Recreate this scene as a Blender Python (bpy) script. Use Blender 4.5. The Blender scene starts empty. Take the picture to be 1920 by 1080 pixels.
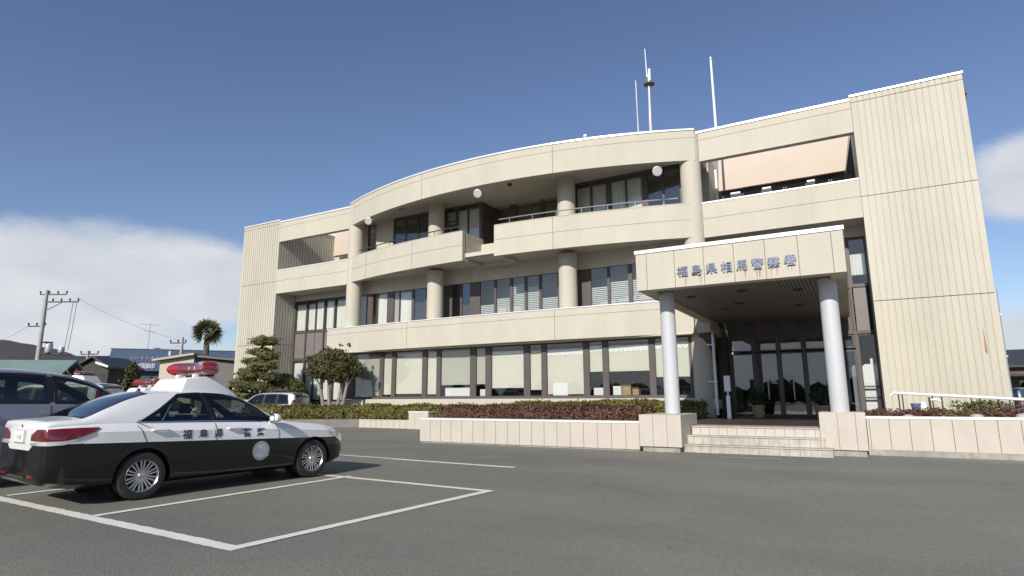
import bpy, bmesh, math, random
from mathutils import Vector, Matrix, noise as mnoise
R = math.radians
C = bpy.context.scene.collection
sc = bpy.context.scene
random.seed(7)

# ------------------------------------------------------------------ camera, sky, sun, exposure
cam = bpy.data.cameras.new("camera"); camo = bpy.data.objects.new("camera", cam); C.objects.link(camo)
cam.sensor_width = 36.0
cam.lens = 36.0 * 1118.4 / 1920.0
cam.clip_start = 0.1; cam.clip_end = 6000
TH, RO, PS = R(10.344), R(-0.315), R(29.46)
_f = Vector((0, math.cos(TH), math.sin(TH))); _r = Vector((1, 0, 0)); _u = Vector((0, -math.sin(TH), math.cos(TH)))
_r2 = _r * math.cos(RO) + _u * math.sin(RO); _u2 = -_r * math.sin(RO) + _u * math.cos(RO)
_z = Matrix.Rotation(PS, 3, 'Z')
_r2, _u2, _f = _z @ _r2, _z @ _u2, _z @ _f
camo.matrix_world = Matrix(((_r2.x, _u2.x, -_f.x, 0), (_r2.y, _u2.y, -_f.y, 0), (_r2.z, _u2.z, -_f.z, 1.40), (0, 0, 0, 1)))
sc.camera = camo

SUN_EL, SUN_AZ = 28.0, -6.0            # elevation; degrees to the left of straight behind the viewer's facade normal
sdir = Vector((-math.sin(R(SUN_AZ)) * math.cos(R(SUN_EL)), -math.cos(R(SUN_AZ)) * math.cos(R(SUN_EL)), math.sin(R(SUN_EL))))
sun = bpy.data.lights.new("sun", 'SUN'); sun.energy = 4.6; sun.angle = R(0.5); sun.color = (1.0, 0.94, 0.85)
suno = bpy.data.objects.new("sun", sun); C.objects.link(suno)
suno.rotation_euler = (-sdir).to_track_quat('-Z', 'Y').to_euler()
suno.location = (0, -20, 40)

sc.view_settings.view_transform = 'Standard'; sc.view_settings.look = 'None'
sc.view_settings.exposure = 0.0; sc.view_settings.gamma = 1.0

world = bpy.data.worlds.new("World"); sc.world = world; world.use_nodes = True
def build_world():
    nt = world.node_tree; N = nt.nodes; L = nt.links; N.clear()
    out = N.new('ShaderNodeOutputWorld'); bg = N.new('ShaderNodeBackground')
    sky = N.new('ShaderNodeTexSky'); sky.sky_type = 'NISHITA'; sky.sun_disc = False
    sky.sun_elevation = R(SUN_EL); sky.sun_rotation = math.atan2(sdir.x, sdir.y)
    sky.altitude = 50; sky.air_density = 1.0; sky.dust_density = 0.25; sky.ozone_density = 3.2
    tc = N.new('ShaderNodeTexCoord')
    def math_(op, a, b=None, c=None, clamp=False):
        n = N.new('ShaderNodeMath'); n.operation = op; n.use_clamp = clamp
        for i, v in enumerate((a, b, c)):
            if v is None: continue
            if isinstance(v, (int, float)): n.inputs[i].default_value = v
            else: L.new(v, n.inputs[i])
        return n.outputs[0]
    def nz(scale, detail, rough, sz, off):
        mp = N.new('ShaderNodeMapping'); mp.inputs['Scale'].default_value = (1, 1, sz); mp.inputs['Location'].default_value = off
        L.new(tc.outputs['Generated'], mp.inputs['Vector'])
        t = N.new('ShaderNodeTexNoise'); t.inputs['Scale'].default_value = scale; t.inputs['Detail'].default_value = detail
        t.inputs['Roughness'].default_value = rough; L.new(mp.outputs[0], t.inputs['Vector'])
        return t.outputs['Fac']
    def blob(px, py, r0, r1, squash):
        # cloud bank centred on a direction: soft mask from an elliptical angular distance
        d = (_f + _r2 * ((px - 960) / 1118.4) - _u2 * ((py - 540) / 1118.4)).normalized()
        s = N.new('ShaderNodeVectorMath'); s.operation = 'SUBTRACT'; L.new(tc.outputs['Generated'], s.inputs[0]); s.inputs[1].default_value = d
        m = N.new('ShaderNodeVectorMath'); m.operation = 'MULTIPLY'; L.new(s.outputs[0], m.inputs[0]); m.inputs[1].default_value = (1, 1, squash)
        ln = N.new('ShaderNodeVectorMath'); ln.operation = 'LENGTH'; L.new(m.outputs[0], ln.inputs[0])
        mr = N.new('ShaderNodeMapRange'); mr.interpolation_type = 'SMOOTHSTEP'
        mr.inputs['From Min'].default_value = r1; mr.inputs['From Max'].default_value = r0
        L.new(ln.outputs['Value'], mr.inputs['Value'])
        return mr.outputs[0]
    n1 = nz(5.5, 8, 0.57, 2.0, (0.3, 0.1, 0.0)); n2 = nz(9.0, 5, 0.5, 2.2, (1.3, 4.1, 0.7)); n3 = nz(3.0, 4, 0.5, 2.0, (5.3, 2.1, 0.2))
    B = math_('MAXIMUM', blob(60, 570, 0.05, 0.40, 2.2), blob(330, 535, 0.03, 0.26, 2.1))
    B = math_('MAXIMUM', B, blob(1945, 330, 0.02, 0.135, 1.25))
    B = math_('MAXIMUM', B, math_('MULTIPLY', blob(1960, 625, 0.02, 0.20, 3.0), 0.75))
    B = math_('MAXIMUM', B, math_('MULTIPLY', blob(1900, 690, 0.05, 1.6, 9.0), 0.42))
    s_ = N.new('ShaderNodeSeparateXYZ'); L.new(tc.outputs['Generated'], s_.inputs[0])
    low = math_('MULTIPLY', math_('SUBTRACT', 1.0, math_('MULTIPLY', math_('ABSOLUTE', s_.outputs[2]), 4.2), clamp=True), math_('MULTIPLY', s_.outputs[1], -1.6, clamp=True))  # unseen low cloud band added behind the viewer for the glass to mirror
    B = math_('MAXIMUM', B, math_('MULTIPLY', low, 1.1))
    v = math_('ADD', math_('MULTIPLY', B, 1.25), math_('MULTIPLY', math_('SUBTRACT', n1, 0.5), 1.45))
    mr = N.new('ShaderNodeMapRange'); mr.interpolation_type = 'SMOOTHSTEP'
    mr.inputs['From Min'].default_value = 0.36; mr.inputs['From Max'].default_value = 0.98; L.new(v, mr.inputs['Value'])
    mask = mr.outputs[0]
    # cloud brightness: soft grey and white lumps
    cr = N.new('ShaderNodeValToRGB'); e = cr.color_ramp.elements
    e[0].position = 0.34; e[0].color = (0.60, 0.645, 0.72, 1); e[1].position = 0.62; e[1].color = (0.78, 0.80, 0.84, 1)
    L.new(math_('ADD', math_('MULTIPLY', n2, 0.45), math_('MULTIPLY', n3, 0.55)), cr.inputs[0])
    sm = N.new('ShaderNodeVectorMath'); sm.operation = 'SCALE'; L.new(sky.outputs[0], sm.inputs[0]); sm.inputs['Scale'].default_value = 1.02
    cs = N.new('ShaderNodeVectorMath'); cs.operation = 'SCALE'; L.new(cr.outputs[0], cs.inputs[0]); cs.inputs['Scale'].default_value = 9.0
    tn = N.new('ShaderNodeVectorMath'); tn.operation = 'MULTIPLY'; tn.inputs[1].default_value = (1.09, 1.0, 1.05); L.new(sm.outputs[0], tn.inputs[0])
    mx = N.new('ShaderNodeMix'); mx.data_type = 'RGBA'
    L.new(mask, mx.inputs[0]); L.new(tn.outputs[0], mx.inputs[6]); L.new(cs.outputs[0], mx.inputs[7])
    L.new(mx.outputs[2], bg.inputs[0]); bg.inputs[1].default_value = 0.108
    L.new(bg.outputs[0], out.inputs[0])
build_world()

# ------------------------------------------------------------------ materials
M = {}
def mat(name, col, rough=0.6, var=0.0, vscale=3.0, vstretch=(1, 1, 1), bump=0.0, bscale=60.0, metal=0.0, spec=0.5, col2=None, coat=0.0, sheen=0.0, detail=5):
    m = bpy.data.materials.new(name); m.use_nodes = True; nt = m.node_tree; N = nt.nodes; L = nt.links
    b = N['Principled BSDF']; b.inputs['Roughness'].default_value = rough; b.inputs['Metallic'].default_value = metal
    b.inputs['Specular IOR Level'].default_value = spec; b.inputs['Coat Weight'].default_value = coat
    b.inputs['Coat Roughness'].default_value = 0.04
    b.inputs['Base Color'].default_value = (*col, 1)
    geo = N.new('ShaderNodeNewGeometry')
    if var > 0 or col2:
        mp = N.new('ShaderNodeMapping'); mp.inputs['Scale'].default_value = vstretch; L.new(geo.outputs['Position'], mp.inputs[0])
        t = N.new('ShaderNodeTexNoise'); t.inputs['Scale'].default_value = vscale; t.inputs['Detail'].default_value = detail; t.inputs['Roughness'].default_value = 0.6
        L.new(mp.outputs[0], t.inputs[0])
        r = N.new('ShaderNodeValToRGB'); e = r.color_ramp.elements
        a = [max(0, c * (1 - var)) for c in col]; c2 = col2 or [min(1, c * (1 + var)) for c in col]
        if col2: a = col
        e[0].position = 0.32; e[0].color = (*a, 1); e[1].position = 0.68; e[1].color = (*c2, 1)
        L.new(t.outputs['Fac'], r.inputs[0]); L.new(r.outputs[0], b.inputs['Base Color'])
    if bump > 0:
        t2 = N.new('ShaderNodeTexNoise'); t2.inputs['Scale'].default_value = bscale; t2.inputs['Detail'].default_value = 4
        L.new(geo.outputs['Position'], t2.inputs[0])
        bp = N.new('ShaderNodeBump'); bp.inputs['Strength'].default_value = bump; bp.inputs['Distance'].default_value = 0.02
        L.new(t2.outputs['Fac'], bp.inputs['Height']); L.new(bp.outputs[0], b.inputs['Normal'])
    M[name] = m; return m

def glass(name, tint, refl=0.12, rough=0.0, gcol=(1, 1, 1)):
    m = bpy.data.materials.new(name); m.use_nodes = True; nt = m.node_tree; N = nt.nodes; L = nt.links; N.clear()
    o = N.new('ShaderNodeOutputMaterial'); mx = N.new('ShaderNodeMixShader'); tr = N.new('ShaderNodeBsdfTransparent'); gl = N.new('ShaderNodeBsdfGlossy')
    tr.inputs[0].default_value = (*tint, 1); gl.inputs['Roughness'].default_value = rough; gl.inputs[0].default_value = (*gcol, 1)
    lw = N.new('ShaderNodeLayerWeight'); lw.inputs[0].default_value = 0.5
    pw = N.new('ShaderNodeMath'); pw.operation = 'POWER'; pw.inputs[1].default_value = 4.0; L.new(lw.outputs['Facing'], pw.inputs[0])
    fr = N.new('ShaderNodeMath'); fr.operation = 'MULTIPLY_ADD'; fr.inputs[1].default_value = 0.95; fr.inputs[2].default_value = 0.04; L.new(pw.outputs[0], fr.inputs[0])
    ad = N.new('ShaderNodeMath'); ad.operation = 'ADD'; ad.use_clamp = True; ad.inputs[1].default_value = refl
    L.new(fr.outputs[0], ad.inputs[0]); L.new(ad.outputs[0], mx.inputs[0]); L.new(tr.outputs[0], mx.inputs[1]); L.new(gl.outputs[0], mx.inputs[2])
    # very slight waviness of the panes
    geo = N.new('ShaderNodeNewGeometry'); t = N.new('ShaderNodeTexNoise'); t.inputs['Scale'].default_value = 1.3; t.inputs['Detail'].default_value = 1
    L.new(geo.outputs['Position'], t.inputs[0]); bp = N.new('ShaderNodeBump'); bp.inputs['Strength'].default_value = 0.06; bp.inputs['Distance'].default_value = 0.02
    L.new(t.outputs['Fac'], bp.inputs['Height']); L.new(bp.outputs[0], gl.inputs['Normal'])
    L.new(mx.outputs[0], o.inputs[0]); M[name] = m; return m

def leafmat(name, c1, c2, c3=None, scale=2.0, transl=0.25):
    m = bpy.data.materials.new(name); m.use_nodes = True; nt = m.node_tree; N = nt.nodes; L = nt.links
    b = N['Principled BSDF']; b.inputs['Roughness'].default_value = 0.65; b.inputs['Specular IOR Level'].default_value = 0.25
    geo = N.new('ShaderNodeNewGeometry')
    t = N.new('ShaderNodeTexNoise'); t.inputs['Scale'].default_value = scale; t.inputs['Detail'].default_value = 6; t.inputs['Roughness'].default_value = 0.75
    L.new(geo.outputs['Position'], t.inputs[0])
    r = N.new('ShaderNodeValToRGB'); e = r.color_ramp.elements
    e[0].position = 0.36; e[0].color = (*c1, 1); e[1].position = 0.64; e[1].color = (*c2, 1)
    if c3: x = e.new(0.72); x.color = (*c3, 1)
    L.new(t.outputs['Fac'], r.inputs[0])
    ri = N.new('ShaderNodeHueSaturation'); mr = N.new('ShaderNodeMapRange'); mr.inputs['To Min'].default_value = 0.65; mr.inputs['To Max'].default_value = 1.45
    L.new(geo.outputs['Random Per Island'], mr.inputs[0]); L.new(mr.outputs[0], ri.inputs['Value']); L.new(r.outputs[0], ri.inputs['Color'])
    L.new(ri.outputs[0], b.inputs['Base Color'])
    tl = N.new('ShaderNodeBsdfTranslucent'); L.new(ri.outputs[0], tl.inputs[0])
    mx = N.new('ShaderNodeMixShader'); mx.inputs[0].default_value = transl
    L.new(b.outputs[0], mx.inputs[1]); L.new(tl.outputs[0], mx.inputs[2]); L.new(mx.outputs[0], N['Material Output'].inputs[0])
    M[name] = m; return m

mat('cream', (0.525, 0.492, 0.405), 0.75, 0.05, 0.9, (1, 1, 0.35), 0.12, 90)
mat('cream_rib', (0.53, 0.498, 0.408), 0.7, 0.06, 0.7, (1, 1, 0.25), 0.06, 90)
mat('cream_tile', (0.52, 0.475, 0.41), 0.6, 0.05, 1.6, (1, 1, 1), 0.08, 80)
mat('sealant', (0.20, 0.17, 0.125), 0.8)
mat('soffit', (0.58, 0.54, 0.46), 0.85, 0.06, 0.8)
mat('coping', (0.80, 0.79, 0.80), 0.35, 0.03, 2, metal=0.2)
mat('salmon', (0.57, 0.485, 0.395), 0.75, 0.03, 0.8)
mat('brown_frame', (0.095, 0.080, 0.075), 0.5, 0.08, 3)
mat('brown_panel', (0.185, 0.165, 0.155), 0.5, 0.05, 1.5)
mat('dark_wall', (0.050, 0.045, 0.042), 0.7, 0.15, 2)
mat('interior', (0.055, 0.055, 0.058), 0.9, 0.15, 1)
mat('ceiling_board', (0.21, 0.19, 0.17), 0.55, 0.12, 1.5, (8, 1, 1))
mat('porch_tile', (0.075, 0.048, 0.040), 0.5, 0.15, 4)
mat('white_paint', (0.80, 0.81, 0.83), 0.4, 0.03, 2)
mat('column_white', (0.535, 0.545, 0.565), 0.45, 0.03, 1.2, (1, 1, 0.3))
mat('column_dark', (0.20, 0.205, 0.235), 0.45)
mat('letter_metal', (0.17, 0.19, 0.25), 0.4, 0.15, 12, metal=0.4)
mat('steel', (0.55, 0.55, 0.57), 0.35, 0.1, 5, metal=0.8)
mat('dark_steel', (0.07, 0.065, 0.07), 0.5, 0.1, 5, metal=0.3)
mat('galv', (0.50, 0.52, 0.53), 0.5, 0.12, 3, (1, 1, .3), metal=0.5)
mat('rust', (0.36, 0.17, 0.06), 0.8)
mat('blind', (0.64, 0.63, 0.555), 0.8, 0.03, 1.0)
mat('blind_grey', (0.44, 0.44, 0.385), 0.8, 0.04, 1.0)
mat('curtain', (0.72, 0.73, 0.70), 0.85, 0.14, 5.0, (3, 3, 0.1))
mat('slat_blind', (0.62, 0.64, 0.66), 0.6, 0.03, 1.0)
mat('board_white', (0.82, 0.84, 0.86), 0.45)
mat('cardboard', (0.42, 0.30, 0.17), 0.8, 0.1, 3)
mat('concrete', (0.34, 0.325, 0.29), 0.85, 0.2, 3.5, bump=0.2, bscale=40)
mat('concrete_grey', (0.20, 0.19, 0.175), 0.85, 0.12, 2.5, bump=0.2, bscale=40)
mat('step_stone', (0.46, 0.43, 0.38), 0.7, 0.16, 6, bump=0.1)
mat('soil', (0.085, 0.062, 0.045), 0.95, 0.3, 6, bump=0.6, bscale=20)
mat('marking', (0.80, 0.79, 0.71), 0.75, 0.07, 8, bump=0.15, bscale=70)
mat('marking_yellow', (0.33, 0.29, 0.16), 0.8, 0.2, 9)
mat('pole_concrete', (0.40, 0.39, 0.36), 0.8, 0.08, 2)
mat('hill', (0.075, 0.066, 0.066), 0.95, 0.3, 0.012)
mat('roof_green', (0.17, 0.25, 0.235), 0.6, 0.08, 1)
mat('roof_blue', (0.06, 0.095, 0.155), 0.55, 0.1, 0.8)
mat('roof_dark', (0.05, 0.058, 0.065), 0.6, 0.1, 0.8)
mat('wall_dark', (0.060, 0.055, 0.048), 0.85, 0.25, 1.2)
mat('wall_beige', (0.52, 0.45, 0.36), 0.8, 0.05, 0.8)
mat('wall_grey', (0.15, 0.14, 0.125), 0.8, 0.1, 1)
mat('wall_blue', (0.07, 0.085, 0.10), 0.7, 0.15, 1)
mat('wall_brown', (0.15, 0.095, 0.075), 0.8, 0.2, 1)
mat('car_white', (0.80, 0.80, 0.79), 0.28, coat=0.6)
mat('car_black', (0.006, 0.006, 0.006), 0.3, coat=0.45, spec=0.35)
mat('car_silver', (0.33, 0.35, 0.38), 0.30, metal=0.55, coat=0.6)
mat('car_pale', (0.52, 0.56, 0.60), 0.30, metal=0.3, coat=0.6)
mat('car_navy', (0.035, 0.05, 0.09), 0.25, coat=0.8)
mat('trim_black', (0.012, 0.012, 0.013), 0.45)
mat('tyre', (0.028, 0.027, 0.026), 0.85, 0.15, 10)
mat('alloy', (0.62, 0.62, 0.64), 0.25, metal=0.9)
mat('chrome', (0.75, 0.75, 0.77), 0.12, metal=1.0)
mat('seat_dark', (0.035, 0.035, 0.04), 0.8)
mat('lamp_red', (0.27, 0.010, 0.010), 0.15, 0.25, 6, coat=1.0)
mat('tail_red', (0.13, 0.007, 0.008), 0.15, 0.35, 9, coat=1.0)
mat('lamp_dark_red', (0.13, 0.022, 0.028), 0.15, coat=1.0)
mat('lamp_clear', (0.65, 0.66, 0.68), 0.12, coat=1.0, metal=0.3)
mat('plate_ink', (0.22, 0.30, 0.25), .6)
mat('plate', (0.74, 0.74, 0.70), 0.5)
mat('decal_ink', (0.045, 0.05, 0.075), 0.5)
mat('emblem_ring', (0.28, 0.33, 0.30), 0.4)
mat('emblem_body', (0.36, 0.37, 0.48), 0.4, col2=(0.50, 0.48, 0.52), vscale=14)
mat('emblem_yellow', (0.40, 0.39, 0.18), 0.4)
mat('bark', (0.135, 0.115, 0.095), 0.9, 0.3, 12, (1, 1, .3), 0.5, 30)
mat('bark_pale', (0.26, 0.235, 0.20), 0.9, 0.25, 12, (1, 1, .3), 0.3, 30)
mat('palm_bark', (0.12, 0.09, 0.075), 0.95, 0.35, 10, (1, 1, 3), 0.5, 20)
mat('pot', (0.30, 0.23, 0.14), 0.8, 0.1, 4)
mat('bucket_blue', (0.10, 0.16, 0.28), 0.5)
mat('stone', (0.45, 0.44, 0.41), 0.8, 0.2, 6)
leafmat('leaf_hedge', (0.105, 0.105, 0.026), (0.225, 0.200, 0.055), (0.25, 0.21, 0.07), 3.0)
leafmat('leaf_red', (0.118, 0.060, 0.042), (0.180, 0.102, 0.074), (0.16, 0.145, 0.06), 1.6)
leafmat('leaf_mixed', (0.13, 0.055, 0.040), (0.165, 0.135, 0.060), (0.15, 0.15, 0.055), 1.4)
leafmat('leaf_pine', (0.070, 0.082, 0.025), (0.185, 0.180, 0.062), None, 2.5, 0.12)
leafmat('leaf_round', (0.065, 0.066, 0.026), (0.150, 0.132, 0.055), (0.19, 0.125, 0.07), 2.5, 0.2)
leafmat('leaf_dome', (0.080, 0.095, 0.028), (0.145, 0.155, 0.048), None, 3.0, 0.15)
leafmat('leaf_palm', (0.070, 0.080, 0.030), (0.170, 0.155, 0.065), None, 2.0, 0.2)
leafmat('leaf_conifer', (0.045, 0.048, 0.020), (0.090, 0.082, 0.032), None, 1.5, 0.1)
leafmat('leaf_pot', (0.02, 0.05, 0.015), (0.05, 0.09, 0.03), None, 4)
glass('pane_clear', (0.94, 0.95, 0.935), 0.015)
glass('pane_mirror', (0.72, 0.74, 0.74), 0.07, gcol=(0.85, 0.88, 0.95))
glass('car_pane', (0.42, 0.46, 0.43), 0.02)
glass('car_pane_clear', (0.60, 0.66, 0.62), 0.05)
glass('car_pane_rear', (0.22, 0.24, 0.25), 0.08)

def grime(name, amount=0.10):
    """faint vertical rain streaks and blotches multiplied into a wall colour"""
    m = M[name]; nt = m.node_tree; N = nt.nodes; L = nt.links; b = N['Principled BSDF']; src = b.inputs['Base Color'].links[0].from_socket
    geo = N.new('ShaderNodeNewGeometry')
    def f(scale, st, lo, hi, dark):
        mp = N.new('ShaderNodeMapping'); mp.inputs['Scale'].default_value = st; L.new(geo.outputs['Position'], mp.inputs[0])
        t = N.new('ShaderNodeTexNoise'); t.inputs['Scale'].default_value = scale; t.inputs['Detail'].default_value = 5; t.inputs['Roughness'].default_value = .65; L.new(mp.outputs[0], t.inputs[0])
        r = N.new('ShaderNodeValToRGB'); e = r.color_ramp.elements; e[0].position = lo; e[0].color = (1, 1, 1, 1); e[1].position = hi; e[1].color = (*dark, 1); L.new(t.outputs['Fac'], r.inputs[0]); return r.outputs[0]
    for o in (f(5.0, (1, 1, .07), .50, .78, (1 - amount, 1 - amount * 1.15, 1 - amount * 1.5)), f(.5, (1, 1, 1.4), .45, .75, (1 - amount * .6, 1 - amount * .65, 1 - amount * .8))):
        x = N.new('ShaderNodeMix'); x.data_type = 'RGBA'; x.blend_type = 'MULTIPLY'; x.inputs[0].default_value = 1; L.new(src, x.inputs[6]); L.new(o, x.inputs[7]); src = x.outputs[2]
    L.new(src, b.inputs['Base Color'])
for nm, am in (('cream', .045), ('cream_rib', .05), ('cream_tile', .05), ('column_white', .10), ('step_stone', .28), ('concrete', .3), ('soffit', .12)): grime(nm, am)

def asphalt():
    m = bpy.data.materials.new('asphalt'); m.use_nodes = True; nt = m.node_tree; N = nt.nodes; L = nt.links
    b = N['Principled BSDF']; b.inputs['Roughness'].default_value = 0.85; b.inputs['Specular IOR Level'].default_value = 0.3
    geo = N.new('ShaderNodeNewGeometry')
    def nz(scale, det, rough=0.6, st=(1, 1, 1)):
        mp = N.new('ShaderNodeMapping'); mp.inputs['Scale'].default_value = st; L.new(geo.outputs['Position'], mp.inputs[0])
        t = N.new('ShaderNodeTexNoise'); t.inputs['Scale'].default_value = scale; t.inputs['Detail'].default_value = det; t.inputs['Roughness'].default_value = rough
        L.new(mp.outputs[0], t.inputs[0]); return t.outputs['Fac']
    def ramp(f, p0, c0, p1, c1):
        r = N.new('ShaderNodeValToRGB'); e = r.color_ramp.elements; e[0].position = p0; e[0].color = (*c0, 1); e[1].position = p1; e[1].color = (*c1, 1)
        L.new(f, r.inputs[0]); return r.outputs[0]
    def mul(a, c, fac=1.0):
        x = N.new('ShaderNodeMix'); x.data_type = 'RGBA'; x.blend_type = 'MULTIPLY'; x.inputs[0].default_value = fac
        L.new(a, x.inputs[6]); L.new(c, x.inputs[7]); return x.outputs[2]
    fine = mul(ramp(nz(95, 3, 0.8), 0.3, (0.180, 0.178, 0.150), 0.72, (0.322, 0.317, 0.268)), ramp(nz(30, 3, 0.85), 0.33, (.80, .80, .80), 0.67, (1.18, 1.17, 1.15)))
    mid = ramp(nz(9, 5, 0.7), 0.3, (0.90, 0.90, 0.90), 0.7, (1.05, 1.05, 1.05))
    big = ramp(nz(0.16, 4, 0.55, (1, 2.2, 1)), 0.38, (0.86, 0.86, 0.87), 0.62, (1.06, 1.06, 1.04))
    wear = ramp(nz(0.55, 6, 0.65, (1, 0.5, 1)), 0.55, (1, 1, 1), 0.8, (1.12, 1.11, 1.08))
    c = mul(mul(mul(fine, mid), big), wear)
    # tone darkens gradually from the driving lane towards the bays
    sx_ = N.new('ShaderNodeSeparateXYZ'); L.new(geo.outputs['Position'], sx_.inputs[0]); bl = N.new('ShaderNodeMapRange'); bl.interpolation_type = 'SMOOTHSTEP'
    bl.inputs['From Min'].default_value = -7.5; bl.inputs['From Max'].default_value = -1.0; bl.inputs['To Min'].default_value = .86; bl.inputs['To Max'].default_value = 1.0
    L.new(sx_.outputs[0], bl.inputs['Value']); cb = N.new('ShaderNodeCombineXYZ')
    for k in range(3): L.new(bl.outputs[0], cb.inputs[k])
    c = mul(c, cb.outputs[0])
    # oil drips in the bays and a few hairline cracks
    vo = N.new('ShaderNodeTexVoronoi'); vo.feature = 'DISTANCE_TO_EDGE'; vo.inputs['Scale'].default_value = 0.16
    wn = N.new('ShaderNodeTexNoise'); wn.inputs['Scale'].default_value = 1.1; wn.inputs['Detail'].default_value = 6; L.new(geo.outputs['Position'], wn.inputs[0])
    wa = N.new('ShaderNodeVectorMath'); wa.operation = 'MULTIPLY_ADD'; wa.inputs[1].default_value = (1.6, 1.6, 0); L.new(wn.outputs['Color'], wa.inputs[0]); L.new(geo.outputs['Position'], wa.inputs[2]); L.new(wa.outputs[0], vo.inputs['Vector'])
    c = mul(c, ramp(vo.outputs['Distance'], 0.0, (.87, .87, .87), 0.0024, (1, 1, 1)))
    c = mul(c, ramp(nz(0.9, 3, .5), 0.66, (1, 1, 1), 0.80, (.82, .82, .82)))
    c = mul(c, ramp(nz(2.6, 2, .5), 0.72, (1, 1, 1), 0.80, (.80, .80, .81)))
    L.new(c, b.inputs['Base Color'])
    t = N.new('ShaderNodeTexVoronoi'); t.inputs['Scale'].default_value = 70; L.new(geo.outputs['Position'], t.inputs[0])
    bp = N.new('ShaderNodeBump'); bp.inputs['Strength'].default_value = 0.5; bp.inputs['Distance'].default_value = 0.008
    L.new(t.outputs['Distance'], bp.inputs['Height']); L.new(bp.outputs[0], b.inputs['Normal'])
    M['asphalt'] = m
asphalt()
mat('earth', (0.13, 0.115, 0.075), 0.95, 0.25, 0.08, bump=0.3, bscale=3)

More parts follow.
